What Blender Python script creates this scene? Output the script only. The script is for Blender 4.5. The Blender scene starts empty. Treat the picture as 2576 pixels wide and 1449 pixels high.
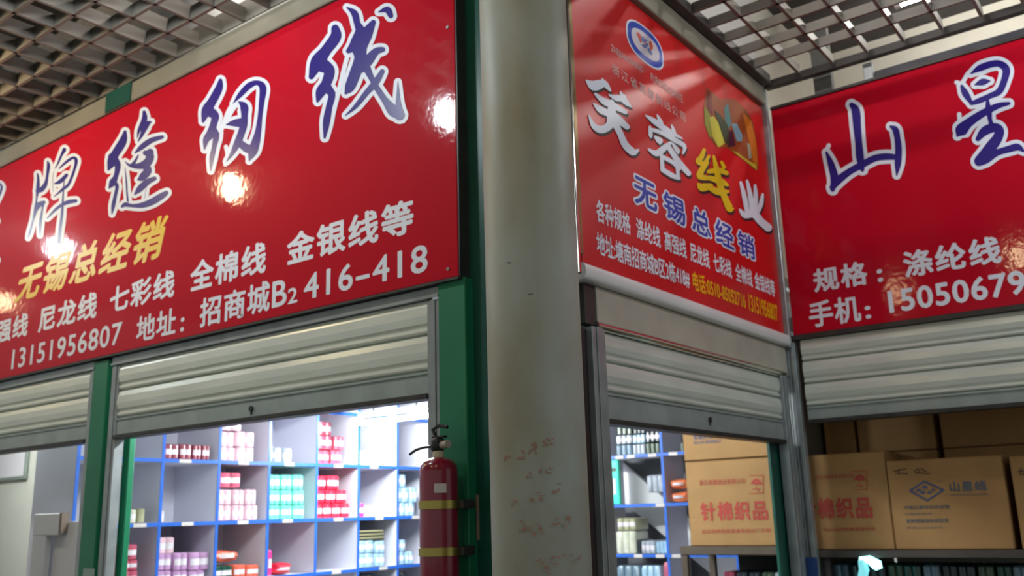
import bpy, bmesh, math, random
from mathutils import Vector, Matrix
random.seed(7)
SC = bpy.context.scene
COL = SC.collection

# ------------------------------------------------------------------ camera
W, H = 2576, 1449
F, YAW, PITCH, ROLL = 2345.1853, -0.64120, 0.23808, -0.02926
CAM = Vector((0.0, 0.0, 1.6))
fwd = Vector((math.sin(YAW)*math.cos(PITCH), math.cos(YAW)*math.cos(PITCH), math.sin(PITCH)))
rgt0 = Vector((math.cos(YAW), -math.sin(YAW), 0))
up0 = rgt0.cross(fwd)
rgt = rgt0*math.cos(ROLL) + up0*math.sin(ROLL)
upv = up0*math.cos(ROLL) - rgt0*math.sin(ROLL)
cd = bpy.data.cameras.new('camera')
cam = bpy.data.objects.new('camera', cd); COL.objects.link(cam)
m = Matrix((rgt, upv, -fwd)).transposed().to_4x4(); m.translation = CAM
cam.matrix_world = m
cd.sensor_width = 36.0; cd.lens = F/W*36.0; cd.clip_start = 0.05
SC.camera = cam
cd.dof.use_dof = True; cd.dof.focus_distance = 2.4; cd.dof.aperture_fstop = 4.2      # the phone missed its focus

# ------------------------------------------------------------------ world, exposure
SC.view_settings.view_transform = 'Standard'; SC.view_settings.look = 'None'
SC.view_settings.exposure = 0.0; SC.view_settings.gamma = 1.0
SC.view_settings.use_curve_mapping = False
wd = bpy.data.worlds.new('market_hall_light'); SC.world = wd; wd.use_nodes = True
wd.node_tree.nodes['Background'].inputs[0].default_value = (0.80, 0.88, 0.86, 1)
wd.node_tree.nodes['Background'].inputs[1].default_value = 0.42
BULB_W, BULB_C, TUBE_SHOP, TUBE_UP = 170.0, 185.0, 500.0, 40.0      # lamp strengths

# ------------------------------------------------------------------ picture point -> place
def ray(px, py):
    return rgt*((px-W/2)/F) + upv*((H/2-py)/F) + fwd
def onY(px, py, Y):
    d = ray(px, py); return CAM + d*((Y-CAM.y)/d.y)
def onX(px, py, X):
    d = ray(px, py); return CAM + d*((X-CAM.x)/d.x)
def onZ(px, py, Z):
    d = ray(px, py); return CAM + d*((Z-CAM.z)/d.z)

YL, XM, YR = 3.0, -2.119, 5.766            # the three shopfront planes
class Plane:
    """a vertical wall plane: u runs to the reader's right, v is height, n points to the reader"""
    def __init__(s, axis, val): s.axis, s.val = axis, val
    def uv(s, px, py):
        p = onY(px, py, s.val) if s.axis == 'y' else onX(px, py, s.val)
        return (p.x if s.axis == 'y' else p.y), p.z
    def pt(s, u, v, n=0.0):
        return Vector((u, s.val-n, v)) if s.axis == 'y' else Vector((s.val+n, u, v))
PL, PM, PR = Plane('y', YL), Plane('x', XM), Plane('y', YR)

# ------------------------------------------------------------------ materials
def lin(c):
    return tuple(((x/255)/12.92 if x/255 <= .04045 else (((x/255)+.055)/1.055)**2.4) for x in c)
MATS = {}
def mat(name, col, rough=.5, metal=0., coat=0., coat_r=.05, var=0., scale=6., emit=None, es=0., bump=0., bscale=40., trans=0., alpha=1., stretch=None, col2=None, spec=.5):
    if name in MATS: return MATS[name]
    M = bpy.data.materials.new(name); M.use_nodes = True
    nt = M.node_tree; b = nt.nodes['Principled BSDF']
    c = (*lin(col), 1)
    b.inputs['Base Color'].default_value = c
    b.inputs['Roughness'].default_value = rough; b.inputs['Metallic'].default_value = metal
    b.inputs['Coat Weight'].default_value = coat; b.inputs['Coat Roughness'].default_value = coat_r
    b.inputs['Specular IOR Level'].default_value = spec
    if trans: b.inputs['Transmission Weight'].default_value = trans
    if alpha < 1: b.inputs['Alpha'].default_value = alpha
    if emit:
        b.inputs['Emission Color'].default_value = (*emit, 1); b.inputs['Emission Strength'].default_value = es
    if var or bump:
        tc = nt.nodes.new('ShaderNodeTexCoord'); mp = nt.nodes.new('ShaderNodeMapping')
        nt.links.new(tc.outputs['Object'], mp.inputs['Vector'])
        if stretch: mp.inputs['Scale'].default_value = stretch
    if var:
        nz = nt.nodes.new('ShaderNodeTexNoise'); nz.inputs['Scale'].default_value = scale; nz.inputs['Detail'].default_value = 5
        nt.links.new(mp.outputs['Vector'], nz.inputs['Vector'])
        cr = nt.nodes.new('ShaderNodeValToRGB')
        cr.color_ramp.elements[0].position = .36; cr.color_ramp.elements[1].position = .66
        lo = lin(col2) if col2 else tuple(x*(1-var) for x in c[:3])
        cr.color_ramp.elements[0].color = (*lo, 1); cr.color_ramp.elements[1].color = c
        nt.links.new(nz.outputs['Fac'], cr.inputs['Fac']); nt.links.new(cr.outputs['Color'], b.inputs['Base Color'])
    if bump:
        n2 = nt.nodes.new('ShaderNodeTexNoise'); n2.inputs['Scale'].default_value = bscale; n2.inputs['Detail'].default_value = 2
        nt.links.new(mp.outputs['Vector'], n2.inputs['Vector'])
        bp = nt.nodes.new('ShaderNodeBump'); bp.inputs['Strength'].default_value = bump; bp.inputs['Distance'].default_value = .01
        nt.links.new(n2.outputs['Fac'], bp.inputs['Height']); nt.links.new(bp.outputs['Normal'], b.inputs['Normal'])
        if coat: nt.links.new(bp.outputs['Normal'], b.inputs['Coat Normal'])
    MATS[name] = M; return M

RED_G = mat('glossy_red_board', (190, 2, 34), .6, coat=.3, coat_r=.075, bump=.06, bscale=26, spec=.08)
RED_M = mat('red_banner', (210, 8, 14), .42, coat=.25, coat_r=.25, bump=.06, bscale=9)
V_WHITE = mat('white_vinyl', (232, 236, 248), .4)
V_BLUE = mat('indigo_vinyl', (38, 22, 125), .35)
V_YEL = mat('yellow_vinyl', (236, 196, 14), .4)
V_ORANGE = mat('amber_vinyl', (250, 180, 10), .4)
V_BLACK = mat('black_shadow_print', (40, 30, 34), .5)
V_BLUE2 = mat('blue_vinyl', (40, 70, 175), .4)
SHUT = mat('pale_shutter_paint', (222, 228, 218), .32, metal=.15, var=.12, scale=3, stretch=(1, 1, 6))
STEEL = mat('galvanised_steel', (166, 172, 174), .35, metal=.4, var=.25, scale=8)
STEEL_D = mat('dark_steel', (74, 72, 70), .45, metal=.5, var=.3, scale=8)
BARM = mat('grey_bar_paint', (166, 176, 174), .38, metal=.2, var=.18, scale=7)
CHROME = mat('chrome', (225, 220, 210), .12, metal=1.)
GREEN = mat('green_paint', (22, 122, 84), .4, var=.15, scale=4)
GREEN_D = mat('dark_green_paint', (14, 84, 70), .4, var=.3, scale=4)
BROWN_D = mat('dark_brown_paint', (52, 38, 36), .5)
FASCIA = mat('grey_fascia_board', (186, 181, 166), .5, var=.15, scale=5)
COLM = mat('dirty_column_paint', (170, 177, 170), .5, var=.3, scale=2.6, stretch=(1, 1, .55), col2=(146, 140, 116))
GRILLE = mat('grille_plastic', (112, 107, 99), .5)
PLASTER = mat('white_plaster', (205, 206, 204), .8, var=.06, scale=5)
CREAM = mat('cream_wall', (206, 205, 192), .8, var=.06, scale=4)
SLAB = mat('concrete_slab', (74, 72, 72), .9, var=.2, scale=2)
TILE = mat('floor_tile', (128, 124, 116), .3, var=.2, scale=3)
SHELFW = mat('white_melamine', (214, 214, 226), .45)
EDGE = mat('blue_edging', (44, 104, 205), .4)
KRAFT = mat('kraft_board', (176, 134, 84), .75, var=.1, scale=6)
KRAFT_I = mat('kraft_printing_red', (176, 62, 50), .7)
KRAFT_B = mat('kraft_printing_blue', (74, 86, 128), .7)
KRAFT_K = mat('black_marker', (52, 44, 38), .7)
WOODB = mat('brown_rack_wood', (88, 74, 60), .55, var=.25, scale=6)
EXT_R = mat('extinguisher_red', (134, 6, 44), .28, coat=.6, coat_r=.1)
BRASS = mat('brass_band', (176, 158, 84), .3, metal=.8)
BLACKP = mat('black_plastic', (22, 24, 24), .4)
PAPER = mat('paper_label', (214, 208, 204), .7)
CLEAR = mat('plastic_wrap', (220, 228, 230), .15, alpha=.35)

# ------------------------------------------------------------------ mesh helpers
class MB:
    def __init__(s): s.bm = bmesh.new()
    def quad(s, *pts):
        vs = [s.bm.verts.new(p) for p in pts]; s.bm.faces.new(vs); return s
    def poly(s, pts):
        vs = [s.bm.verts.new(p) for p in pts]; s.bm.faces.new(vs); return s
    def box(s, a, b, bev=0., seg=1):
        a, b = [min(x, y) for x, y in zip(a, b)], [max(x, y) for x, y in zip(a, b)]
        t = bmesh.new(); bmesh.ops.create_cube(t, size=1)
        for v in t.verts:
            v.co = Vector([(a[i]+b[i])/2 + v.co[i]*(b[i]-a[i]) for i in range(3)])
        if bev: bmesh.ops.bevel(t, geom=t.edges[:], offset=bev, segments=seg, affect='EDGES', profile=.5)
        s.add(t); return s
    def add(s, t):
        me = bpy.data.meshes.new('tmp'); t.to_mesh(me); t.free(); s.bm.from_mesh(me); bpy.data.meshes.remove(me)
    def tube(s, pts, r, seg=10, cap=True, radii=None):
        pts = [Vector(p) for p in pts]; rings = []
        for i, p in enumerate(pts):
            t = (pts[min(i+1, len(pts)-1)] - pts[max(i-1, 0)]).normalized()
            a = t.orthogonal().normalized() if not rings else (prev - t*prev.dot(t)).normalized()
            prev = a; c = t.cross(a); rr = radii[i] if radii else r
            rings.append([s.bm.verts.new(p + (a*math.cos(2*math.pi*k/seg) + c*math.sin(2*math.pi*k/seg))*rr) for k in range(seg)])
        for A, B in zip(rings, rings[1:]):
            for k in range(seg): s.bm.faces.new((A[k], A[(k+1) % seg], B[(k+1) % seg], B[k]))
        if cap:
            s.bm.faces.new(rings[0][::-1]); s.bm.faces.new(rings[-1])
        return s
    def lathe(s, prof, c, seg=32):
        rings = []
        for r, z in prof:
            rings.append([s.bm.verts.new((c[0]+r*math.cos(2*math.pi*k/seg), c[1]+r*math.sin(2*math.pi*k/seg), c[2]+z)) for k in range(seg)])
        for A, B in zip(rings, rings[1:]):
            for k in range(seg): s.bm.faces.new((A[k], A[(k+1) % seg], B[(k+1) % seg], B[k]))
        s.bm.faces.new(rings[0][::-1]); s.bm.faces.new(rings[-1]); return s
    def prism(s, prof, p0, p1):
        """prof: list of 3D offsets forming a closed outline, swept from p0 to p1"""
        p0, p1 = Vector(p0), Vector(p1)
        A = [s.bm.verts.new(p0+Vector(q)) for q in prof]; B = [s.bm.verts.new(p1+Vector(q)) for q in prof]
        n = len(prof)
        for k in range(n): s.bm.faces.new((A[k], A[(k+1) % n], B[(k+1) % n], B[k]))
        s.bm.faces.new(A[::-1]); s.bm.faces.new(B); return s
    def out(s, name, material, parent=None, smooth=False, origin=None):
        bmesh.ops.recalc_face_normals(s.bm, faces=s.bm.faces[:])
        me = bpy.data.meshes.new(name); s.bm.to_mesh(me); s.bm.free()
        o = bpy.data.objects.new(name, me); COL.objects.link(o)
        me.materials.append(material)
        if smooth:
            for p in me.polygons: p.use_smooth = True
            try: me.set_sharp_from_angle(angle=math.radians(40))
            except Exception: pass
        if parent is not None: o.parent = parent
        if parent is None and me.vertices:
            lo = Vector([min(v.co[i] for v in me.vertices) for i in range(3)]); hi = Vector([max(v.co[i] for v in me.vertices) for i in range(3)])
            c = Vector(((lo.x+hi.x)/2, (lo.y+hi.y)/2, lo.z)) if origin is None else Vector(origin)
            me.transform(Matrix.Translation(-c)); o.location = c
        elif parent is not None:
            me.transform(Matrix.Translation(-world_loc(parent)))
        return o
def world_loc(o):
    p = Vector((0, 0, 0))
    while o is not None: p = p + o.location; o = o.parent
    return p
def tag(o, label, cat, group=None, kind=None):
    o['label'] = label; o['category'] = cat
    if group: o['group'] = group
    if kind: o['kind'] = kind
    return o
def thing(name, label, cat, loc, group=None, kind=None):
    o = bpy.data.objects.new(name, None); COL.objects.link(o); o.location = loc; o.empty_display_size = .1
    return tag(o, label, cat, group, kind)
def struct(o, label, cat): return tag(o, label, cat, kind='structure')
def copy_thing(o, loc):
    c = o.copy(); COL.objects.link(c); c.location = loc
    for ch in o.children:
        d = ch.copy(); COL.objects.link(d); d.parent = c
    return c

# ------------------------------------------------------------------ lettering
def pbox(mb, P, u0, u1, v0, v1, n0, n1, bev=0.):
    return mb.box(P.pt(u0, v0, n0), P.pt(u1, v1, n1), bev)
def text_mesh(body, space):
    c = bpy.data.curves.new('t', 'FONT'); c.body = body; c.size = 1; c.space_character = space; c.fill_mode = 'FRONT'; c.resolution_u = 3
    o = bpy.data.objects.new('t', c); COL.objects.link(o)
    dg = bpy.context.evaluated_depsgraph_get(); dg.update()
    me = bpy.data.meshes.new_from_object(o.evaluated_get(dg))
    bpy.data.objects.remove(o); bpy.data.curves.remove(c)
    return me
def put_text(mb, P, body, u0, u1, v0, v1, n, bold=.022, space=1.1, shear=0., base=None):
    me = text_mesh(body, space)
    xs = [v.co.x for v in me.vertices]; ys = [v.co.y for v in me.vertices]
    g = bold if base is None else base
    x0, x1, y0, y1 = min(xs)-g, max(xs)+g, min(ys)-g, max(ys)+g
    k = 16 if bold > .05 else 8
    sh = [(0, 0)] + ([(bold*math.cos(2*math.pi*i/k), bold*math.sin(2*math.pi*i/k)) for i in range(k)] if bold > .004 else [])
    for j, (dx, dy) in enumerate(sh):                 # a heavy face: the regular glyph laid down side by side
        idx = []
        for v in me.vertices:
            fx, fy = (v.co.x+dx-x0)/(x1-x0), (v.co.y+dy-y0)/(y1-y0)
            idx.append(mb.bm.verts.new(P.pt(u0+fx*(u1-u0)+shear*fy*(v1-v0), v0+fy*(v1-v0), n+j*2e-5)))
        for p in me.polygons:
            try: mb.bm.faces.new([idx[i] for i in p.vertices])
            except ValueError: pass
    bpy.data.meshes.remove(me)
class Zoom:
    def __init__(s, ox, oy, sc): s.o, s.s = (ox, oy), sc
    def __call__(s, x, y): return s.o[0]+x/s.s, s.o[1]+y/s.s
def fit(P, Z, LB, RB, h):
    u0, v0 = P.uv(*Z(*LB)); v1 = P.uv(*Z(LB[0], LB[1]-h))[1]; u1 = P.uv(*Z(*RB))[0]
    return u0, u1, v0, v1
def line(P, Z, name, parent, material, n, runs, bold=.022, space=1.1, shear=0., vv=None):
    for body, LB, RB, h in runs:
        u0, u1, v0, v1 = fit(P, Z, LB, RB, h)
        if vv: v0, v1 = vv
        mb = MB(); put_text(mb, P, body, u0, u1, v0, v1, n, bold, space, shear); mb.out(name, material, parent)
def smooth_path(pts, k=6):
    if len(pts) == 2: pts = [pts[0], tuple((a+b)/2 for a, b in zip(*pts)), pts[1]]
    out = []
    n = len(pts)
    for i in range(n-1):
        p0, p1, p2, p3 = pts[max(i-1, 0)], pts[i], pts[i+1], pts[min(i+2, n-1)]
        for j in range(k):
            t = j/k
            out.append(tuple(.5*(2*b+(c-a)*t+(2*a-5*b+4*c-d)*t*t+(3*b-a-3*c+d)*t**3) for a, b, c, d in zip(p0, p1, p2, p3)))
    out.append(pts[-1]); return out
def strokes(mb, unp, Z, sts, grow=0., dx=0., dy=0., base=0):
    """brush strokes given as (x, y, width) runs on the board; grow adds an outline of that width all round"""
    for si, st in enumerate(sts):
        path = [(*Z(x, y), max(w, 1)/Z.s) for x, y, w in smooth_path(st)]
        L, Rr = [], []
        for i, (x, y, w) in enumerate(path):
            a, b = path[max(i-1, 0)], path[min(i+1, len(path)-1)]
            tx, ty = b[0]-a[0], b[1]-a[1]; q = math.hypot(tx, ty) or 1; tx, ty = tx/q, ty/q
            hw = max(w/2, .4)+grow
            L.append((x-ty*hw, y+tx*hw)); Rr.append((x+ty*hw, y-tx*hw))
        def cap(e, sgn):
            x, y, w = path[e]; a = path[1] if e == 0 else path[-2]
            tx, ty = (x-a[0]), (y-a[1]); q = math.hypot(tx, ty) or 1; tx, ty = tx/q, ty/q
            hw = max(w/2, .4)+grow; a0 = math.atan2(ty, tx)
            return [(x+hw*math.cos(a0+t*math.pi/2), y+hw*math.sin(a0+t*math.pi/2)) for t in (-1, -.66, -.33, 0, .33, .66, 1)]
        d0 = (si+base)*1.1e-4; dn = lambda i: d0+i*2e-6       # every piece of paint a hair above the last
        lv = [mb.bm.verts.new(unp(x+dx, y+dy, dn(i))) for i, (x, y) in enumerate(L)]; rv = [mb.bm.verts.new(unp(x+dx, y+dy, dn(i))) for i, (x, y) in enumerate(Rr)]
        for i in range(len(lv)-1):
            mb.bm.faces.new((lv[i], lv[i+1], rv[i+1], rv[i]))
        for e in (0, -1):
            mb.bm.faces.new([mb.bm.verts.new(unp(x+dx, y+dy, d0-4e-6 if e == 0 else dn(len(lv)+2))) for x, y in cap(e, 1)])
    return base+len(sts)
def unp_on(P, n):
    return lambda x, y, dn=0.: P.pt(*P.uv(x, y), n+dn)

Z2 = Zoom(600, 0, 3.019); Z1 = Zoom(0, 0, 3.018); ZA = Zoom(80, 380, 6.037); ZB = Zoom(480, 180, 5.173); ZC = Zoom(0, 440, 5.57)
Z6 = Zoom(0, 400, 2.588); Z7 = Zoom(480, 400, 3.15); ZR1 = Zoom(1940, 100, 3.6226); ZR2 = Zoom(1940, 540, 2.786)
ZM3 = Zoom(1160, 0, 3.0183); ZM8 = Zoom(1420, 320, 2.5874); ZM10 = Zoom(1430, 20, 4.83); ZM4 = Zoom(1640, 0, 3.623)

# ================================================================== SETTING
SIGN_TOP, SIGN_BOT = 4.222, 2.601
CEIL_Z = 4.36
struct(MB().box((-13, -7, -.1), (6, 10, 0)).out('floor', TILE), 'pale tiled market hall floor', 'floor')
struct(MB().box((-13, -7, 5.2), (6, 10, 5.3)).out('ceiling', SLAB), 'concrete slab above the open grille ceiling', 'ceiling')
# facade walls above and between the openings
struct(MB().box((-13, YL+.06, SIGN_BOT-.02), (XM-.10, YL+.16, 5.2)).out('wall_front', PLASTER), 'white wall behind the long red sign', 'wall')
struct(MB().box((XM-.16, YL+.17, 2.34), (XM-.06, YR+.1, 5.2)).out('wall_side', PLASTER), 'white wall behind the narrow red banner', 'wall')
struct(MB().box((XM-.16, YR+.102, 3.1), (XM-.06, YR+1.44, 5.2)).out('wall_side_upper', CREAM), 'cream wall strip behind the right sign, above the shops', 'wall')
struct(MB().box((XM-.04, YR+1.45, 2.7), (5, YR+1.55, 5.2)).out('wall_back', CREAM), 'cream wall seen above the right-hand red sign', 'wall')
# shop rooms
struct(MB().box((-10.2, 7.75, 0), (XM-.16, 7.85, 3.3)).out('wall_shop_back', PLASTER), 'white back wall of the lit thread shop', 'wall')
struct(MB().box((-10.3, YL+.1, 0), (-10.2, 7.85, 3.3)).out('wall_shop_left', CREAM), 'far left wall of the lit thread shop', 'wall')
struct(MB().box((-10.2, 4.15, 0), (-6.72, 4.25, 3.3)).out('wall_partition', CREAM), 'cream partition wall behind the left opening', 'wall')
struct(MB().box((-10.3, YL+.17, 3.0), (XM-.17, 7.85, 3.08)).out('ceiling_shop', PLASTER), 'white ceiling of the lit thread shop', 'ceiling')
struct(MB().box((XM-.075, YR+.11, 0), (XM-.055, 7.74, 2.7)).out('wall_divider', mat('dim_partition', (120, 112, 100), .7)), 'dividing wall between the two shops', 'wall')
struct(MB().box((XM-.04, 7.75, 0), (5, 7.85, 3.3)).out('wall_dark_shop_back', CREAM), 'back wall of the dim carton shop', 'wall')
struct(MB().box((XM-.04, YR+.12, 2.72), (5, 7.74, 2.8)).out('ceiling_dark_shop', PLASTER), 'ceiling of the dim carton shop', 'ceiling')

# open-cell grille ceiling over the aisle
g = MB(); p = .221; hgt = .085; t = .010
for i in range(-52, 8):
    x = -1.165 + i*p
    if -11.5 < x < XM+.03: g.box((x-t, -2.5, CEIL_Z), (x+t, 2.952, CEIL_Z+hgt))
    elif XM+.03 <= x < 1.6: g.box((x-t, -2.5, CEIL_Z), (x+t, YR-.1, CEIL_Z+.06))
for j in range(-38, 2):
    y = 5.62 + j*p
    if y < -2.5: continue
    if y > 5.5: continue
    if y < 2.90: g.box((-11.5, y-t, CEIL_Z), (1.6, y+t, CEIL_Z+hgt))
    else: g.box((XM+.1, y-t, CEIL_Z), (1.6, y+t, CEIL_Z+.06))
g.box((-11.5, 2.944, CEIL_Z), (XM-.4, 2.953, CEIL_Z+hgt+.05))
struct(g.out('ceiling_grille', GRILLE), 'open egg-crate grille ceiling over the aisle', 'ceiling')
# angle trims where the grille meets the facades
struct(MB().box((-12, YL-.045, SIGN_TOP+.005), (XM-.35, YL+.055, CEIL_Z-.002), .006).out('trim_1', mat('grey_ceiling_trim', (134, 128, 112), .6, var=.15, scale=4)), 'grey trim between the long red sign and the grille ceiling', 'trim')
struct(MB().box((XM-.055, YL+.3, SIGN_TOP+.005), (XM+.035, YR-.06, CEIL_Z+.05), .006).out('trim_2', MATS['grey_ceiling_trim']), 'grey trim between the narrow red banner and the grille ceiling', 'trim')
MB_t = MB().box((XM+.04, 3.3, CEIL_Z-.012), (XM+.10, YR-.1, CEIL_Z+.055), .004)
struct(MB_t.out('trim_3', STEEL_D), 'dark edge angle of the grille along the grey trim', 'trim')

def vpost(name, P, u0, u1, z0, z1, n0, n1, material, label, cat='post', bev=.004):
    return struct(pbox(MB(), P, u0, u1, z0, z1, n0, n1, bev).out(name, material), label, cat)
uL = lambda px, py=1000: PL.uv(px, py)[0]
uM = lambda px, py=950: PM.uv(px, py)[0]
uR = lambda px, py=950: PR.uv(px, py)[0]
vpost('trim_4', PL, uL(240, 930), uL(276, 930), 0, 2.58, -.10, .012, GREEN, 'green post between the two left shutters')
vpost('trim_5', PL, uL(1107, 850), uL(1176, 850), 0, 2.60, -.10, .012, GREEN, 'green corner board below the right end of the long red sign')
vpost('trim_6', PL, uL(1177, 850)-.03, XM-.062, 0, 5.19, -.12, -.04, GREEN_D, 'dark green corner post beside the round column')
# inner green jamb inside the main opening
vpost('trim_7', PL, onY(301, 1250, YL+.10).x, onY(317, 1250, YL+.10).x, 0, 2.3, -.14, -.10, GREEN, 'thin green jamb inside the main shutter opening')

# round column
CX, CY, CR = -1.925, 2.69, .163
cpx = .5*(onY(1232, 800, CY).x + onY(1468, 800, CY).x)
d0 = ray(1217, 500); d1 = ray(1446, 500)
def ang(d): return math.atan2(d.x, d.y)
am = (ang(d0)+ang(d1))/2; ah = (ang(d1)-ang(d0))/2
DC = 3.28; CX, CY = DC*math.sin(am), DC*math.cos(am); CR = DC*math.sin(ah)
col = thing('column', 'round dirty cream column at the corner of the shop', 'column', (CX, CY, 0), kind='structure')
MB().lathe([(CR, 0), (CR, 2.2), (CR, 5.4)], (CX, CY, 0), 64).out('shaft', COLM, col, smooth=True)
def unp_col(x, y, dn=0.):
    d = ray(x, y); r = CR+.0012+dn; ox, oy = CAM.x-CX, CAM.y-CY
    a = d.x*d.x+d.y*d.y; b = 2*(ox*d.x+oy*d.y); c = ox*ox+oy*oy-r*r
    t = (-b-math.sqrt(max(b*b-4*a*c, 0)))/(2*a); return CAM+d*t
ZG = Zoom(1160, 900, 2.64)
scr = []
random.seed(3)
def scribble(x, y, w, h, n):
    for _ in range(n):
        a = (x+random.uniform(-w, w), y+random.uniform(-h, h)); an = random.choice([0.1, 1.3, 1.7, -.6, .7]); L = random.uniform(14, 34)
        scr.append([(a[0], a[1], 5), (a[0]+L*.5*math.cos(an)+random.uniform(-4, 4), a[1]+L*.5*math.sin(an), 7), (a[0]+L*math.cos(an), a[1]+L*math.sin(an), 4)])
for x, y, w, h, n in [(295, 650, 12, 40, 4), (385, 640, 30, 35, 7), (485, 600, 35, 35, 8), (565, 560, 30, 30, 6), (560, 750, 40, 25, 6), (450, 780, 20, 30, 4),
                      (345, 940, 15, 40, 3), (500, 910, 45, 30, 7), (620, 860, 35, 40, 5), (420, 1140, 40, 50, 9), (500, 1130, 30, 40, 6), (610, 1095, 30, 30, 5),
                      (700, 1080, 25, 45, 6), (530, 1390, 40, 40, 7), (640, 1350, 45, 35, 6), (760, 1330, 40, 30, 4)]:
    scribble(x, y, w, h, n)
SCR = mat('faded_red_paint', (176, 122, 104), .6)
mb = MB(); strokes(mb, unp_col, ZG, scr); o = mb.out('painted_scribble', SCR, col); o['label'] = 'faded red handwriting on the column'
mb = MB(); strokes(mb, unp_col, Zoom(1100, 620, 5.174), [[(920, 212, 18), (950, 208, 14)], [(1190, 622, 14), (1240, 616, 10)]])
mb.out('chip_mark', mat('chip_grey', (105, 100, 88), .7), col)

# ================================================================== SIGNS
# ---- long left sign
sg = thing('shop_sign', 'long glossy red sign over the lit shop, big indigo brush characters', 'sign', (-6, YL, SIGN_BOT))
uLr = -2.503
pbox(MB(), PL, -11.5, uLr, SIGN_BOT, SIGN_TOP, -.05, .03, .003).out('panel', RED_G, sg)
fr = MB(); pbox(fr, PL, -11.5, uLr+.004, SIGN_BOT-.012, SIGN_BOT-.001, -.05, .034); pbox(fr, PL, uLr+.001, uLr+.008, SIGN_BOT-.012, SIGN_TOP, -.05, .026)
fr.out('edge_trim', STEEL_D, sg)
NL = .031
S_xian = [[(770,235,60),(772,300,85),(700,400,80),(635,490,105),(588,600,40)], [(670,510,110),(725,555,85),(702,650,75),(660,715,75),(636,785,20)],
  [(715,690,70),(745,740,55),(725,830,50),(705,940,55),(690,1060,16)], [(745,700,30),(770,722,8)],
  [(858,75,8),(915,120,50),(938,200,50),(960,260,80),(930,350,95),(872,405,40)], [(1058,190,40),(1005,280,95),(955,370,115),(960,460,90),(920,580,85),(880,680,75),(852,722,25)],
  [(970,400,60),(1000,510,62),(1050,620,42),(1090,690,45),(1150,780,52),(1215,862,85),(1272,912,30)], [(1258,890,80),(1250,800,40),(1246,640,4)],
  [(1130,395,40),(1080,410,55),(1020,480,75),(975,545,50)], [(1128,560,36),(1080,640,52),(1010,720,42),(930,820,32),(850,892,6)], [(1100,112,8),(1165,95,50),(1192,140,40)]]
W_xian = [[(872,410,2),(832,560,2),(795,720,2),(765,840,2),(738,960,2)]]
S_ren = [[(447,140,50),(428,240,98),(340,410,112),(265,530,125),(222,668,40)], [(300,540,140),(375,600,110),(360,700,90),(320,830,110),(262,910,85),(240,1035,15)],
  [(370,800,90),(392,870,85),(368,1000,62),(336,1150,62),(322,1310,12)], [(400,830,50),(436,826,10)],
  [(612,440,6),(710,320,66),(820,210,78),(925,172,64),(1000,235,92),(985,420,72),(965,600,62),(940,800,80),(905,950,112),(865,1070,115),(822,1185,10)],
  [(875,1040,120),(790,1020,110),(700,950,90)], [(690,420,20),(755,480,105),(762,600,85),(752,720,95),(718,830,92),(668,960,90),(600,1090,50),(528,1192,10)], [(518,716,6),(620,695,85),(730,690,125)]]
W_ren = [[(640,410,2),(560,520,2),(492,690,2),(440,850,2),(412,1000,2),(385,1180,2)], [(520,1000,2),(540,1110,2),(512,1230,2)], [(700,420,2),(620,500,2),(540,640,2)]]
S_feng1 = [[(985,1012,24),(968,1085,60),(910,1180,62),(885,1240,72),(858,1300,14)], [(1130,862,24),(1132,920,42),(1092,1000,24),(1078,1060,4)], [(1185,935,8),(1145,962,46),(1110,1040,24),(1085,1085,6)],
  [(1268,1052,28),(1185,1078,40),(1112,1128,40),(1062,1172,10)], [(1140,1172,40),(1182,1195,50),(1150,1250,66),(1090,1272,46),(1022,1266,22),(986,1236,4)]]
S_feng2 = [[(1290,110,120),(1375,225,95),(1350,400,72),(1300,500,105),(1248,580,24)], [(1330,505,70),(1368,560,52),(1340,700,50),(1310,850,58),(1290,975,12)],
  [(1870,40,110),(1850,160,112),(1800,240,110),(1836,320,120),(1750,420,110),(1690,455,30)], [(1940,438,64),(1850,478,84),(1770,540,100),(1700,610,88),(1636,680,18)],
  [(1445,862,40),(1500,832,70),(1600,850,52),(1750,842,82),(1900,790,100),(2050,700,92),(2122,652,60)], [(1490,270,6),(1512,500,22),(1520,650,22),(1535,780,26)], [(1815,560,4),(1790,740,4)], [(1690,90,20),(1640,180,40),(1600,235,60)]]
S_pai = [[(155,365,24),(166,450,40),(160,600,56),(140,760,24),(135,880,60),(90,1060,24),(40,1250,30),(14,1335,6)], [(310,180,24),(322,250,50),(300,420,40),(275,525,62),(215,602,76),(150,625,50)],
  [(255,795,50),(180,835,80),(130,935,30)], [(250,790,44),(230,900,26),(200,1100,38),(194,1295,10)], [(565,0,60),(520,85,36),(470,200,26),(420,285,6)],
  [(486,285,16),(600,182,40),(700,122,40),(745,165,52),(725,275,40),(672,430,40),(622,535,42),(540,600,42),(408,712,10)], [(600,385,50),(505,478,64),(415,515,16)], [(405,330,4),(388,450,4),(396,640,4)],
  [(570,370,6),(552,620,20),(542,800,30),(528,1000,40),(502,1200,42),(488,1400,36)], [(742,775,52),(640,790,62),(540,830,52),(430,910,42),(308,1035,16)]]
S_left = [[(-120,190,24),(0,165,26),(52,140,26),(86,190,32),(60,280,30),(20,380,18),(-20,470,8)], [(-40,640,50),(4,655,52),(16,660,30)], [(-60,1205,50),(-6,1205,60),(6,1205,50)]]
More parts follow.
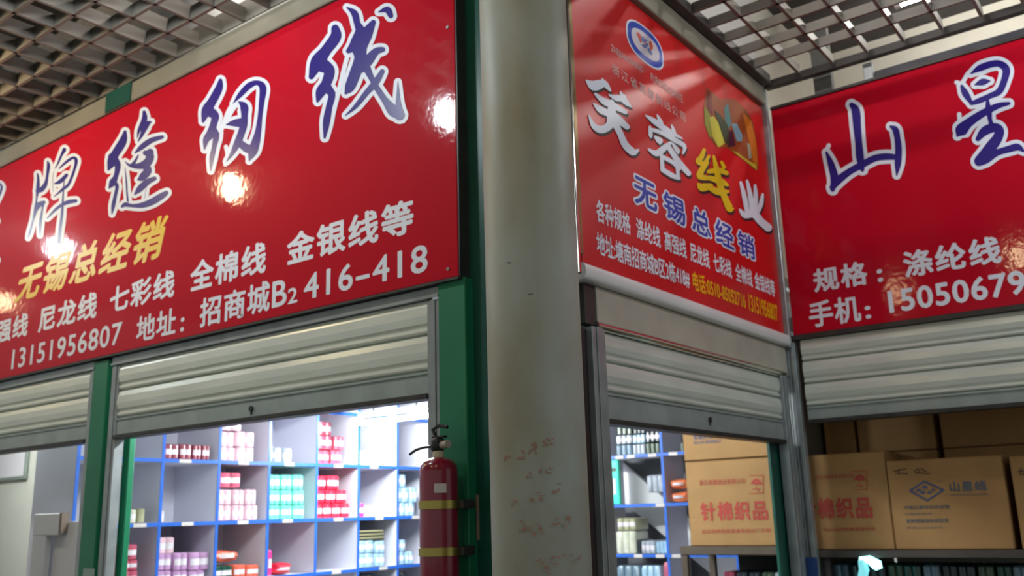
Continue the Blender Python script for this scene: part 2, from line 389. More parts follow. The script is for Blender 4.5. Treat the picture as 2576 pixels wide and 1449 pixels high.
def brush(P, n, gr, parent, *sets):
    """one brush character: white outline with the indigo strokes on it"""
    wb = MB(); bb = MB(); k = k2 = 0
    for S, Z, Wt in sets:
        k = strokes(wb, unp_on(P, n), Z, S, grow=gr, base=k)
        if Wt: k = strokes(wb, unp_on(P, n), Z, Wt, grow=gr*.55, base=k)
    for S, Z, Wt in sets: k2 = strokes(bb, unp_on(P, n+k*1.1e-4+3e-4), Z, S, base=k2)
    o = wb.out('brush_lettering', V_WHITE, parent); bb.out('indigo_lettering', V_BLUE, o)
for gr, *sets in ((9.5, (S_xian, Z2, W_xian)), (9, (S_ren, ZB, W_ren)), (8.2, (S_feng1, Z1, []), (S_feng2, ZA, [])), (8, (S_pai, ZA, [])), (7.5, (S_left, ZC, []))):
    brush(PL, NL, gr, sg, *sets)
line(PL, Z6, 'yellow_lettering', sg, V_YEL, NL, [('无锡总经销', (118, 950), (1068, 690), 228)], bold=.03, space=1.16, shear=.28)
for Z, runs in ((Z7, [('全棉线', (28, 1068), (632, 908), 235), ('金银线等', (795, 862), (1802, 592), 250)]),
                (Z6, [('七彩线', (740, 1015), (1163, 912), 168), ('尼龙线', (275, 1139), (656, 1045), 160), ('高强线', (-98, 1237), (205, 1163), 145)])):
    line(PL, Z, 'white_lettering', sg, V_WHITE, NL, runs, .03, 1.13)
for Z, bd, runs in ((Z6, .022, [('手机', (-185, 1437), (20, 1392), 128), ('地址', (915, 1200), (1172, 1140), 165), (':', (1204, 1132), (1228, 1126), 92)]), (Z6, .014, [('13151956807', (102, 1374), (818, 1222), 126)]),
                (Z7, .024, [('招', (105, 1345), (272, 1303), 226), ('商', (295, 1299), (466, 1256), 232), ('城', (481, 1252), (662, 1207), 240)]), (Z7, .016, [('B', (680, 1190), (797, 1164), 205), ('2', (806, 1160), (882, 1143), 122), ('416', (932, 1130), (1322, 1042), 203), ('-', (1345, 975), (1455, 945), 32), ('418', (1478, 1003), (1915, 900), 212)])):
    line(PL, Z, 'address_lettering', sg, V_WHITE, NL, runs, bd, 1.08)
for px, py in ((1139, 680), (1137, 75), (620, 795)):
    u, v = PL.uv(px, py); mb = MB(); mb.tube([PL.pt(u, v, .03), PL.pt(u, v, .034)], .008, 10); mb.out('screw', STEEL, sg)

# ---- narrow banner on the side wall
sm = thing('shop_sign', 'narrow bright red banner beside the column with white and yellow title', 'sign', (XM, 4.5, 2.6))
M_Y0, M_Y1, M_ZB, M_ZS, M_ZT = 3.365, 5.725, 2.662, 2.588, 4.222
pbox(MB(), PM, M_Y0, M_Y1, M_ZB, M_ZT, -.05, .0, .002).out('panel', RED_M, sm)
prof = [(-.05, 0, M_ZS), (-.05, 0, M_ZB-.001)] + [(.012+.022*math.sin(a), 0, (M_ZB+M_ZS)/2+(M_ZB-M_ZS)/2*math.cos(a)) for a in [i*math.pi/10 for i in range(11)]]
MB().prism([(XM+x, 0, z) for x, y, z in prof], (0, M_Y0-.03, 0), (0, M_Y1+.012, 0)).out('bottom_roll', mat('white_roll', (232, 232, 232), .3, coat=.4), sm, smooth=True)
S_fu = [[(945,612,6),(1000,650,70),(1062,640,58),(1095,640,20)], [(1066,600,6),(1095,645,34),(1128,690,10)], [(1118,722,6),(1175,745,38),(1222,745,52)], [(1205,700,8),(1235,765,40),(1285,812,6)],
  [(1014,715,14),(1080,770,42),(1150,802,42),(1245,855,24)], [(1002,790,8),(1050,832,44),(1110,862,44),(1165,892,56),(1255,965,36)], [(1135,780,40),(1138,870,64),(1122,950,56),(1060,985,52),(1000,955,34),(966,878,4)], [(1150,915,50),(1200,1010,42),(1240,1100,48),(1300,1155,48),(1340,1140,12)]]
S_rong = [[(1398,878,6),(1460,920,34),(1560,990,36),(1672,1052,8)], [(1486,876,8),(1510,930,30),(1524,968,14)], [(1594,952,8),(1612,1010,26),(1600,1050,14)], [(1428,965,14),(1434,1020,26),(1438,1045,8)],
  [(1440,985,22),(1520,1010,26),(1620,1065,32),(1690,1112,26),(1680,1165,10)], [(1468,1040,14),(1502,1072,44),(1505,1095,8)], [(1600,1090,10),(1638,1145,30),(1640,1165,10)],
  [(1585,1085,16),(1540,1122,40),(1480,1165,42),(1418,1135,10)], [(1562,1105,30),(1640,1222,38),(1722,1318,34)], [(1516,1178,20),(1524,1290,28)], [(1520,1192,26),(1600,1232,26),(1648,1285,24)], [(1524,1290,30),(1600,1335,32),(1648,1355,20)], [(1636,1262,24),(1642,1350,22)]]
S_xian2 = [[(905,150,20),(886,198,30),(866,222,30),(905,238,26),(936,190,14)], [(922,232,26),(884,290,36),(880,322,36),(935,332,24)], [(868,372,16),(892,392,48),(945,385,34)], [(968,190,12),(985,270,30),(1010,380,36),(1040,460,36),(1072,530,42),(1092,532,12)],
  [(1018,228,14),(1034,262,20)], [(935,290,22),(1000,282,32),(1052,300,22)], [(938,330,26),(1010,352,38),(1056,378,14)], [(952,402,30),(1000,422,38),(1060,420,14)]]
S_ye = [[(1144,360,12),(1165,440,26),(1186,545,26)], [(1185,350,12),(1205,440,26),(1220,552,28)], [(1236,378,12),(1241,450,26),(1236,545,26)], [(1286,438,12),(1275,500,26),(1252,556,22)], [(1138,538,10),(1170,572,36),(1230,565,46),(1272,612,44),(1322,655,46)]]
for S, Z, mm in ((S_fu, ZM3, V_WHITE), (S_rong, ZM3, V_WHITE), (S_xian2, ZM8, V_YEL), (S_ye, ZM8, V_WHITE)):
    mb = MB(); strokes(mb, unp_on(PM, .0035), Z, S, grow=.9); o = mb.out('title_lettering', mm, sm)
    mb = MB(); strokes(mb, unp_on(PM, .002), Z, S, grow=.6, dx=3.5, dy=7); mb.out('shadow_lettering', V_BLACK, o)
v0 = PM.uv(*ZM8(450, 490))[1]; v1 = PM.uv(*ZM8(450, 305))[1]
for ch, xa, xb, ym in (('无', 448, 598, 425), ('锡', 640, 782, 515), ('总', 822, 948, 610), ('经', 978, 1098, 695), ('销', 1126, 1236, 770)):
    u0 = PM.uv(*ZM8(xa, ym-25))[0]; u1 = PM.uv(*ZM8(xb, ym+25))[0]
    mb = MB(); put_text(mb, PM, ch, u0, u1, v0, v1, .002, .085, 1., base=.03); o = mb.out('outlined_lettering', V_WHITE, sm)
    mb = MB(); put_text(mb, PM, ch, u0, u1, v0, v1, .003, .022, 1., base=.03); mb.out('blue_lettering', V_BLUE2, o)
a = fit(PM, ZM8, (208, 612), (430, 690), 146)
line(PM, ZM8, 'white_lettering', sm, V_WHITE, .002, [('各种规格', (208, 612), (430, 690), 0), ('涤纶线', (468, 700), (625, 775), 0), ('高强线', (652, 795), (795, 853), 0), ('尼龙线', (820, 868), (945, 922), 0), ('七彩线', (972, 935), (1090, 985), 0), ('全棉线', (1115, 992), (1225, 1042), 0), ('金银线等', (1240, 1048), (1372, 1105), 0)], bold=.022, space=1.0, vv=a[2:])
b_ = fit(PM, ZM8, (210, 825), (815, 1030), 146)
line(PM, ZM8, 'address_lettering', sm, V_WHITE, .002, [('地址:塘南招商城B区2栋418#', (210, 825), (815, 1030), 0)], bold=.02, space=.98, vv=b_[2:])
line(PM, ZM8, 'amber_lettering', sm, V_ORANGE, .002, [('电话:0510-85052716', (836, 1050), (1180, 1168), 0), ('13151956807', (1200, 1178), (1388, 1245), 0)], bold=.026, space=1.0, vv=b_[2:])
c_ = fit(PM, ZM10, (525, 790), (1420, 1390), 125)
PALEPINK = mat('faded_white_print', (214, 170, 165), .5)
line(PM, ZM10, 'small_lettering', sm, PALEPINK, .002, [('浙江省芙蓉制线公司', (525, 790), (1420, 1390), 0)], bold=.01, space=1.25, vv=c_[2:])
d_ = fit(PM, ZM10, (515, 545), (905, 800), 105)
line(PM, ZM10, 'small_latin_lettering', sm, PALEPINK, .002, [('ZHEJIANGSHENG', (515, 545), (905, 800), 0), ('FURONGXIANYE', (1000, 880), (1390, 1180), 0)], bold=.01, space=1.0, vv=d_[2:])
# oval emblem
cu, cv = PM.uv(*ZM10(932, 452)); eu = (PM.uv(*ZM10(1158, 600))[0]-PM.uv(*ZM10(705, 300))[0])/2; ev = (PM.uv(*ZM10(932, 235))[1]-PM.uv(*ZM10(932, 668))[1])/2
def oval(k1, k2, n, material, name, parent):
    mb = MB(); pts = []
    for i in range(48):
        a = 2*math.pi*i/48; ca, sa = math.cos(a), math.sin(a); e = .8
        pts.append(PM.pt(cu+eu*k1*math.copysign(abs(ca)**e, ca), cv+ev*k2*math.copysign(abs(sa)**e, sa), n))
    mb.poly(pts); return mb.out(name, material, parent)
em = oval(1, 1, .002, V_WHITE, 'emblem', sm)
oval(.93, .92, .003, V_BLUE2, 'emblem_ring', em); oval(.74, .62, .004, mat('emblem_cream', (205, 196, 205), .5), 'emblem_field', em)
mb = MB(); strokes(mb, unp_on(PM, .005), ZM10, [[(830,310,30),(860,360,40),(870,420,16)], [(900,360,14),(925,440,20)], [(985,420,30),(1000,480,38),(995,520,14)]]); mb.out('emblem_red_mark', mat('emblem_red', (205, 90, 70), .5), em)
mb = MB(); strokes(mb, unp_on(PM, .0055), ZM10, [[(880,360,24),(905,400,40),(940,400,24)], [(890,450,20),(925,470,44),(950,440,24)], [(960,500,24),(1000,560,30)]]); mb.out('emblem_blue_mark', mat('emblem_blue', (110, 120, 170), .5), em)
# printed picture of thread cones
def print_poly(pts, col, n, Z=ZM4):
    return MB().poly([PM.pt(*PM.uv(*Z(x, y)), n) for x, y in pts])
ph = print_poly([(470,960),(500,800),(560,850),(620,900),(690,900),(770,910),(860,1010),(920,1120),(950,1290),(968,1500),(960,1560),(920,1540),(860,1480),(770,1420),(690,1350),(600,1345),(520,1260),(475,1130)], None, .0015).out('thread_picture', mat('picture_brown', (150, 70, 22), .45), sm)
for nm, colr, pts in [('olive', (140, 140, 30), [(470,970),(500,1000),(530,1060),(560,1250),(520,1250),(478,1130)]), ('yellow', (205, 196, 60), [(520,1070),(560,1060),(600,1120),(660,1310),(600,1345),(545,1240)]),
                      ('rust', (120, 30, 25), [(500,810),(540,860),(550,1040),(505,1000)]), ('darkgreen', (40, 60, 32), [(560,1000),(620,1050),(690,1150),(700,1330),(660,1300),(600,1110)]),
                      ('teal', (70, 125, 125), [(655,980),(690,940),(720,1120),(700,1180),(660,1090)]), ('plum', (60, 20, 45), [(660,1180),(730,1190),(760,1330),(690,1345)]),
                      ('sky', (130, 175, 190), [(722,1130),(770,1125),(822,1240),(815,1290),(770,1290)]), ('orange', (200, 110, 20), [(820,1020),(900,1100),(945,1290),(960,1500),(920,1480),(870,1250)]),
                      ('silver', (150, 150, 130), [(860,1300),(890,1320),(905,1440),(880,1450)]), ('gold', (200, 170, 50), [(720,1370),(770,1390),(900,1480),(950,1500),(950,1550),(860,1480)])]:
    print_poly(pts, None, .003+random.random()*.0006).out('printed_cone', mat('picture_'+nm, colr, .45), ph)

# ---- right sign
R_X0, R_ZB, R_ZT = -2.075, 2.657, 4.204
sr = thing('shop_sign', 'right-hand glossy dark red sign with two indigo brush characters', 'sign', (0, YR, R_ZB))
pbox(MB(), PR, R_X0, 3.2, R_ZB, R_ZT, -.05, .0, .002).out('panel', RED_G, sr)
fr = MB(); pbox(fr, PR, R_X0, 3.2, R_ZB-.03, R_ZB-.002, -.05, .012); pbox(fr, PR, R_X0, 3.2, R_ZT+.002, R_ZT+.02, -.05, .012); fr.out('edge_trim', STEEL_D, sr)
S_shan = [[(735,595,46),(772,650,78),(785,800,72),(800,950,66),(812,1080,72),(832,1185,40)], [(505,1030,22),(545,1130,60),(578,1260,74),(562,1365,44)], [(560,1345,56),(620,1275,72),(720,1200,62),(830,1140,64),(950,1080,62),(1060,1066,62),(1140,1072,50)], [(1090,792,24),(1132,820,58),(1152,900,56),(1162,1000,62),(1156,1130,60),(1145,1235,14)]]
S_xing = [[(1818,312,8),(1900,262,60),(2000,226,62),(2080,220,62),(2142,272,72),(2126,370,62),(2080,470,62),(2000,512,52),(1900,556,52),(1826,582,36)], [(1738,425,30),(1770,490,62),(1822,572,36)], [(1858,412,12),(1930,386,62),(1996,378,12)], [(1972,540,24),(1978,620,54)],
  [(2168,582,30),(2080,600,52),(1990,640,62),(1900,690,72),(1800,760,84),(1730,830,112),(1698,878,20)], [(1985,630,60),(1996,730,40),(2020,800,50)], [(1886,905,46),(1950,832,84),(2040,802,84),(2082,832,84),(2062,900,94),(2010,970,104),(1945,1045,92),(1890,1105,80)], [(1895,1112,84),(1960,1082,92),(2060,1030,62),(2160,1000,62),(2245,980,64),(2300,1015,24)]]
W_xing = [[(1690,390,2),(1740,395,2),(1790,315,2),(1830,280,2)], [(1715,680,2),(1722,760,2)]]
W_shan = [[(525,965,2),(500,1030,2)], [(830,1180,2),(860,1210,2)]]
brush(PR, .002, 9.5, sr, (S_shan, ZR1, W_shan)); brush(PR, .002, 9.5, sr, (S_xing, ZR1, W_xing))
line(PR, ZR2, 'white_lettering', sr, V_WHITE, .002, [('规格', (305, 550), (685, 490), 168), (':', (748, 476), (788, 470), 92), ('涤纶线', (938, 447), (1622, 330), 188)], bold=.032, space=1.13)
line(PR, ZR2, 'phone_lettering', sr, V_WHITE, .002, [('手机', (275, 797), (635, 738), 184), (':', (664, 733), (704, 726), 92), ('15050679', (832, 692), (1795, 543), 160)], bold=.024, space=1.06)

# ---- chrome / bronze corner trims beside the banner
BRONZE = mat('bronze_trim', (150, 126, 84), .3, metal=.7)
t1 = MB().box((XM-.02, M_Y0-.055, 2.7), (XM+.012, M_Y0-.004, 4.38), .004); struct(t1.out('trim_8', BRONZE), 'bronze angle trim on the banner edge next to the column', 'trim')
t2 = MB().tube([(XM+.02, M_Y0-.085, 2.6), (XM+.02, M_Y0-.085, 4.2)], .022, 14); struct(t2.out('trim_9', CHROME, smooth=True), 'chrome corner tube between column and narrow banner', 'trim')
t3 = MB().box((XM-.02, M_Y1+.004, 2.58), (XM+.03, YR-.005, 4.40), .004); struct(t3.out('trim_10', STEEL), 'steel corner strip where banner meets the right sign', 'trim')
# fascia board under the banner and its chrome lip
zf = lambda px, py: PM.uv(px, py)[1]
FB0, FB1 = zf(1502, 806), M_ZS-.004
yj0, yj1 = uM(1507, 760), YR-.02
struct(pbox(MB(), PM, yj0, yj1, FB0, FB1, -.05, -.012, .003).out('trim_11', FASCIA), 'grey board under the narrow banner', 'trim')
struct(MB().tube([PM.pt(yj0-.02, FB0-.018, -.014), PM.pt(yj1, FB0-.018, -.014)], .02, 14).out('trim_12', CHROME, smooth=True), 'chrome lip above the narrow shutter', 'trim')
struct(pbox(MB(), PM, uM(1480, 780), uM(1506, 780), FB0-.02, FB1, -.06, -.015, .003).out('trim_13', STEEL_D), 'short dark steel block beside the grey board', 'trim')
struct(pbox(MB(), PM, uM(1477, 1000), uM(1498, 1000), 0, FB0-.04, -.09, -.03, .003).out('trim_14', BROWN_D), 'dark brown upright between column and narrow shutter', 'trim')
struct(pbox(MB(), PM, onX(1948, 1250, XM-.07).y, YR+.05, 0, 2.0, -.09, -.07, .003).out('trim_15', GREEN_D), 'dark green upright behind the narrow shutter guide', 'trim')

# ================================================================== ROLLER SHUTTERS
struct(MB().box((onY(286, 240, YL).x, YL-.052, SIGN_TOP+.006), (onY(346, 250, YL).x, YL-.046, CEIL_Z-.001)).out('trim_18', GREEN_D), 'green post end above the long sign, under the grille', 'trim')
def shutter(P, u0, u1, ztop, zbar_top, zbot, nsl, label, guides, hdr=None, lock=None, off=-.02):
    """curtain of curved slats, bottom bar with lock, two guide rails"""
    th = thing('roller_shutter', label, 'shutter', P.pt((u0+u1)/2, 0, off), None)
    pts = []
    pitch = (ztop-zbar_top)/nsl
    for i in range(nsl):
        zt = ztop-i*pitch
        for f, d in ((0, .000), (.03, .010), (.2, .017), (.45, .020), (.66, .014), (.74, .004), (.78, .002), (.80, .012), (.88, .014), (.93, .010), (.95, -.011)):
            pts.append((zt-f*pitch, d))
    pts.append((zbar_top, 0))
    mb = MB()
    A = [mb.bm.verts.new(P.pt(u0, z, off+d)) for z, d in pts]; B = [mb.bm.verts.new(P.pt(u1, z, off+d)) for z, d in pts]
    A2 = [mb.bm.verts.new(P.pt(u0, z, off-.012)) for z, d in pts]; B2 = [mb.bm.verts.new(P.pt(u1, z, off-.012)) for z, d in pts]
    for i in range(len(pts)-1):
        mb.bm.faces.new((A[i], A[i+1], B[i+1], B[i])); mb.bm.faces.new((A2[i], B2[i], B2[i+1], A2[i+1]))
    mb.out('slat_curtain', SHUT, th)
    mb = MB()
    pbox(mb, P, u0, u1, zbot+.023, zbar_top, off-.012, off+.012, .003)
    pbox(mb, P, u0, u1, zbar_top-.014, zbar_top-.002, off+.012, off+.02, .002)
    bar = mb.out('bottom_bar', BARM, th)
    mb = MB(); pbox(mb, P, u0, u1, zbot, zbot+.022, off-.05, off+.03, .002); mb.out('bottom_flange', STEEL_D, bar)
    if lock:
        u, v = lock; mb = MB(); mb.tube([P.pt(u, v, off+.012), P.pt(u, v, off+.022)], .014, 14); pbox(mb, P, u-.004, u+.004, v-.03, v, off+.012, off+.018)
        mb.out('lock', STEEL_D, bar)
    for a, b, zt in guides:
        mb = MB(); pbox(mb, P, a, b, 0, zt, -.06, .0, .003)
        w = (b-a); pbox(mb, P, a+w*.3, b-w*.3, 0, zt, .0, .006, .002)
        mb.out('guide_rail', STEEL, th)
    if hdr:
        a, b, z0, z1 = hdr; mb = MB(); pbox(mb, P, a, b, z0, z1, -.06, .004, .004); pbox(mb, P, a, b, z0, z0+.012, .004, .012); mb.out('head_rail', STEEL, th)
    return th
zL = lambda px, py: PL.uv(px, py)[1]
zR = lambda px, py: PR.uv(px, py)[1]
L_top = zL(1070, 754); L_bart = zL(1070, 934); L_bot = zL(305, 1102)
shutter(PL, uL(292, 1000), uL(1076, 900), L_top, L_bart, L_bot, 2, 'wide grey roller shutter half raised over the lit shelves',
        [(uL(277, 1000), uL(295, 1000), 2.53), (uL(1074, 850), uL(1106, 850), 2.53)], (uL(277, 1000), uL(1106, 850), L_top, SIGN_BOT-.014), lock=PL.uv(630, 1028))
shutter(PL, -8.2, uL(222, 1000), L_top, L_bart, L_bot, 2, 'roller shutter left of the green post, cut by the photo edge',
        [(uL(222, 1000), uL(239, 1000), 2.53)], (-8.2, uL(239, 1000), L_top, SIGN_BOT-.014))
M_top = FB0-.036
shutter(PM, uM(1528, 950), uM(1978, 1000), M_top, zf(1533, 985), 1.973, 2, 'narrow roller shutter below the side banner, half raised',
        [(uM(1498, 1000), uM(1531, 1000), FB0-.03), (uM(1976, 1050), uM(1990, 1050), FB0-.03)], lock=PM.uv(1795, 1055), off=-.035)
shutter(PR, uR(2025, 1000), 2.6, R_ZB-.03, zR(2030, 1023), 2.096, 3, 'right-hand roller shutter half raised above stacked cartons',
        [(uR(1986, 1150), uR(2010, 1150), R_ZB-.03), (uR(2011, 1150), uR(2026, 1150), R_ZB-.04)], off=-.03)

# ================================================================== FIRE EXTINGUISHER
EY = 2.89
ec = onY(1104, 1250, EY); er = math.hypot(ec.x, ec.y)*math.sin((ang(ray(1153, 1250))-ang(ray(1055, 1250)))/2)
ex, ztop = ec.x, onY(1100, 1158, EY).z
ext = thing('fire_extinguisher', 'dark red fire extinguisher strapped to the green corner board', 'fire extinguisher', (ex, EY, ztop-.52))
MB().lathe([(er*.6, -.52), (er*.96, -.51), (er, -.49), (er, -.045), (er*.95, -.022), (er*.78, -.004), (er*.45, .008), (er*.28, .012)], (ex, EY, ztop), 40).out('cylinder', EXT_R, ext, smooth=True)
MB().lathe([(er*.30, .008), (er*.30, .035), (er*.2, .04)], (ex, EY, ztop), 24).out('neck', mat('cream_neck', (196, 186, 158), .4), ext, smooth=True)
vv = MB(); vv.lathe([(er*.24, .03), (er*.36, .045), (er*.36, .075), (er*.25, .09)], (ex-.005, EY, ztop), 20); vv.box((ex-.025, EY-.014, ztop+.05), (ex+.03, EY+.014, ztop+.085), .006); vo = vv.out('valve', BLACKP, ext, smooth=True)
MB().tube([(ex+.02, EY, ztop+.06), (ex+.062, EY-.01, ztop+.062)], .016, 14).out('pressure_gauge', mat('gauge_grey', (168, 160, 150), .4), ext, smooth=True)
hb = MB(); hb.box((ex-.03, EY-.011, ztop+.088), (ex+.042, EY+.011, ztop+.098), .003)
hb.tube([(ex-.01, EY, ztop+.09), (ex-.03, EY, ztop+.125), (ex+.005, EY, ztop+.14), (ex+.05, EY, ztop+.13)], .008, 8); hb.out('carry_handle', BLACKP, ext, smooth=True)
hp = [Zoom(700, 1000, 3.228)(x, y) for x, y in ((1235, 398), (1180, 405), (1120, 425), (1068, 462))]
MB().tube([onY(x, y, EY-.012) for x, y in hp], .006, 8).out('lever', BLACKP, ext, smooth=True)
for py in (1270, 1387):
    bz = onY(1100, py, EY).z; b0 = MB()
    b0.lathe([(er+.001, -.016), (er+.004, -.016), (er+.004, .016), (er+.001, .016)], (ex, EY, bz), 40)
    bo = b0.out('strap', BRASS, ext, smooth=True)
    MB().box((ex+er*.35, EY+.02, bz-.018), (ex+er+.03, YL-.013, bz+.018), .003).out('bracket', STEEL_D, bo)
pts = []
la = [i for i in range(7)]
lb = MB(); z0, z1 = onY(1120, 1240, EY).z, onY(1120, 1217, EY).z
A, B = [], []
for i in la:
    an = math.radians(-62+i*6.0); A.append(lb.bm.verts.new((ex+(er+.0015)*math.cos(an), EY+(er+.0015)*math.sin(an), z0))); B.append(lb.bm.verts.new((ex+(er+.0015)*math.cos(an), EY+(er+.0015)*math.sin(an), z1)))
for i in range(6): lb.bm.faces.new((A[i], A[i+1], B[i+1], B[i]))
lb.out('paper_tag', PAPER, ext)
struct(MB().box((uL(1186, 1300), YL+.03, onY(1185, 1360, YL).z), (uL(1190, 1300), YL+.062, onY(1185, 1245, YL).z)).out('trim_16', mat('pale_scrape', (140, 120, 104), .5)), 'thin pale strip on the dark green corner post', 'trim')

# ================================================================== LEFT SHELVING
XS = -6.12; SB = -6.68
PS = Plane('x', XS)
ys = [3.3] + [PS.uv(px, 1250)[0] for px in (405, 548, 675, 796, 902, 1000)]
ys += [ys[-1]+(ys[-1]-ys[-2])*k for k in (1, 2)] + [7.4]
lv = [PS.uv(700, y)[1] for y in (1167, 1311, 1452)]
dz = lv[0]-lv[1]
lev = [lv[0]+2*dz, lv[0]+dz, lv[0], lv[1], lv[2], lv[2]-dz, lv[2]-2*dz, .05]
lev = [z for z in lev if z < 2.95]
TH = .02
su = thing('shelving_unit', 'white cubby shelving with blue edges along the left shop wall', 'shelving', ((XS+SB)/2, 5.3, 0))
MB().box((SB, 3.3, 0), (SB+.012, 7.4, lev[0])).out('back_panel', SHELFW, su)
for i, y in enumerate(ys):
    pn = MB().box((SB+.013, y-TH/2, 0), (XS-.002, y+TH/2, lev[0])).out('divider', SHELFW, su)
    MB().box((XS-.0015, y-TH/2-.002, 0), (XS+.003, y+TH/2+.002, lev[0])).out('edge_strip', EDGE, pn)
for z in lev:
    pn = MB().box((SB+.013, 3.312, z-TH/2), (XS-.003, 7.39, z+TH/2)).out('shelf', SHELFW, su)
    MB().box((XS-.001, 3.3, z-TH/2-.003), (XS+.005, 7.4, z+TH/2+.003)).out('edge_strip', EDGE, pn)
for px, py in ((465, 1164), (612, 1167), (727, 1169), (850, 1170), (940, 1172), (350, 1330), (470, 1323), (610, 1316), (722, 1312), (850, 1306), (953, 1299), (1045, 1295), (845, 1448), (963, 1432)):
    u, v = PS.uv(px, py); zz = min(lev, key=lambda q: abs(q-v))
    MB().box((XS+.0055, u-.05, zz-.014), (XS+.008, u+.05, zz+.012)).out('price_tag', PAPER, su)

ZK3, ZK4 = Zoom(280, 1000, 3.227), Zoom(700, 1000, 3.228)
PACKM = {}
def pm(c, name):
    k = 'wrap_'+name
    return mat(k, c, .3, coat=.5, coat_r=.15, var=.22, scale=14)
packc = {'pink': (242, 205, 218), 'rose': (206, 96, 122), 'maroon': (150, 62, 82), 'white': (236, 228, 236), 'mauve': (205, 160, 205), 'mint': (120, 220, 200), 'palegreen': (196, 236, 214), 'red': (226, 50, 80),
         'brightred': (222, 40, 62), 'sky': (170, 208, 232), 'cream': (224, 226, 205), 'olive': (176, 176, 140), 'grey': (178, 186, 196), 'orange': (232, 110, 84), 'magenta': (226, 60, 150), 'dark': (40, 50, 56),
         'orangebag': (244, 134, 84), 'green_dark': (30, 80, 66), 'steelblue': (112, 138, 156), 'moss': (64, 84, 62), 'teal': (80, 214, 184)}
def pack(P, u0, u1, z0, z1, depth, back, colr, label, group, lobes=2, band=True, axis='x', name='thread_pack', cat='thread pack', dims=None):
    """thread tubes side by side in clear wrap: a lobed bundle with a paper band"""
    u0, u1 = clamp(P, u0+.0015, u1-.0015); w = u1-u0
    mid = (u0+u1)/2
    base = P.pt(mid, z0, -back-depth/2)
    o = thing(name, label, cat, base, group)
    prof = []
    r = w/(2*lobes)
    for s_ in (1, -1):
        for k in range(lobes):
            c = -w/2+r*(2*k+1) if s_ > 0 else w/2-r*(2*k+1)
            for q in range(7):
                a = math.pi - q*math.pi/6 if s_ > 0 else -q*math.pi/6
                prof.append((c+r*math.cos(a)*.995, (depth/2-r*.55)*s_ + r*.55*math.sin(a) if True else 0))
    h = z1-z0
    mb = MB(); rings = []
    for z, k in ((0, .93), (h*.05, 1), (h*.93, 1), (h, .9)):
        rings.append([mb.bm.verts.new(P.pt(mid+a*k, z0+z, -back-depth/2+b*k)) for a, b in prof])
    n = len(prof)
    for A, B in zip(rings, rings[1:]):
        for i in range(n): mb.bm.faces.new((A[i], A[(i+1) % n], B[(i+1) % n], B[i]))
    mb.bm.faces.new(rings[0][::-1]); mb.bm.faces.new(rings[-1])
    mb.out('wrapped_bundle', pm(packc[colr], colr), o, smooth=True)
    if band:
        mb = MB(); A, B = [], []
        fr_ = [q for q in prof if q[1] > depth/2-r*.56]
        for a, b in fr_:
            A.append(mb.bm.verts.new(P.pt(mid+a*.98, z0+h*.30, -back-depth/2+b+.002))); B.append(mb.bm.verts.new(P.pt(mid+a*.98, z0+h*.66, -back-depth/2+b+.002)))
        for i in range(len(A)-1): mb.bm.faces.new((A[i], A[i+1], B[i+1], B[i]))
        mb.out('paper_band', pm((244, 238, 244), 'bandwhite'), o, smooth=True)
    return o
CELLS = {}
def clamp(P, u0, u1):
    c = (u0+u1)/2
    for a, b in zip(CELLS.get(P, []), CELLS.get(P, [])[1:]):
        if a <= c <= b: return max(u0, a+.017), min(u1, b-.017)
    return u0, u1
CELLS[PS] = ys
def cell(P, Z, floor_z, depth, colr, label, group, boxes, lobes=2, back=.03, band=True):
    """boxes: (xl, xr, ytop, ybot) in columns; those resting on the shelf get its level, upper ones stack on the lower ones"""
    placed = []
    for xl, xr, yt, yb in sorted(boxes, key=lambda b: -b[3]):
        u0, u1 = clamp(P, P.uv(*Z(xl, yb))[0], P.uv(*Z(xr, yb))[0])
        zt, zb = P.uv(*Z((xl+xr)/2, yt))[1], P.uv(*Z((xl+xr)/2, yb))[1]
        h = zt-zb
        under = [q for q in placed if q[0] < u1-.01 and q[1] > u0+.01]
        z0 = max([q[2] for q in under], default=floor_z+TH/2+.004)+.001
        if not under: h = max(zt-z0, .05)
        pack(P, u0+.003, u1-.003, z0, z0+h, depth, back, colr, label, group, lobes, band)
        placed.append((u0, u1, z0+h))
r1, r2, r3, r4 = lv[0], lv[1], lv[2], lv[2]-dz
def rowset(P, Z, z, colr, desc, grp, boxes, **k):
    cell(P, Z, z, k.pop('depth', .26), colr, desc, grp, boxes, **k)
rowset(PS, ZK3, r1, 'maroon', 'maroon wrapped thread pack in a row of four under the raised shutter', 'maroon packs in the top left cubby', [(455,570,375,505),(575,672,375,505),(680,750,382,505),(755,820,385,505)])
rowset(PS, ZK3, r1, 'white', 'white thread pack left of the four maroon packs', None, [(415,450,355,505)], lobes=1)
rowset(PS, ZK3, r1, 'pink', 'pale pink thread pack stacked in the upper cubby right of the maroon packs', 'pale pink packs in the upper cubby', [(880,1020,270,395),(1030,1190,270,395),(880,1030,400,515),(1035,1185,400,515),(890,1090,180,265)])
rowset(PS, ZK3, r1, 'grey', 'clear grey thread pack in the upper cubby over the mint green packs', 'clear grey packs over the mint green ones', [(1292,1330,370,525),(1338,1410,402,525),(1420,1495,407,525)], lobes=1)
rowset(PS, ZK4, r1, 'rose', 'rose and white thread pack stacked next to the lamp glare', 'rose packs next to the lamp glare', [(325,465,185,295),(335,465,300,415),(312,440,425,532),(450,540,425,532),(475,560,300,415)])
rowset(PS, ZK4, r1, 'white', 'white thread pack in the brightest upper cubby below the lamp', 'white packs in the brightest cubby', [(655,720,430,535),(730,800,430,535)], lobes=1)
rowset(PS, ZK3, r2, 'cream', 'cream thread roll at the far left of the middle shelf', None, [(110,226,908,1040)])
rowset(PS, ZK3, r2, 'olive', 'olive grey pack beside the cream roll on the middle shelf', None, [(232,296,900,1040)], lobes=1, band=False)
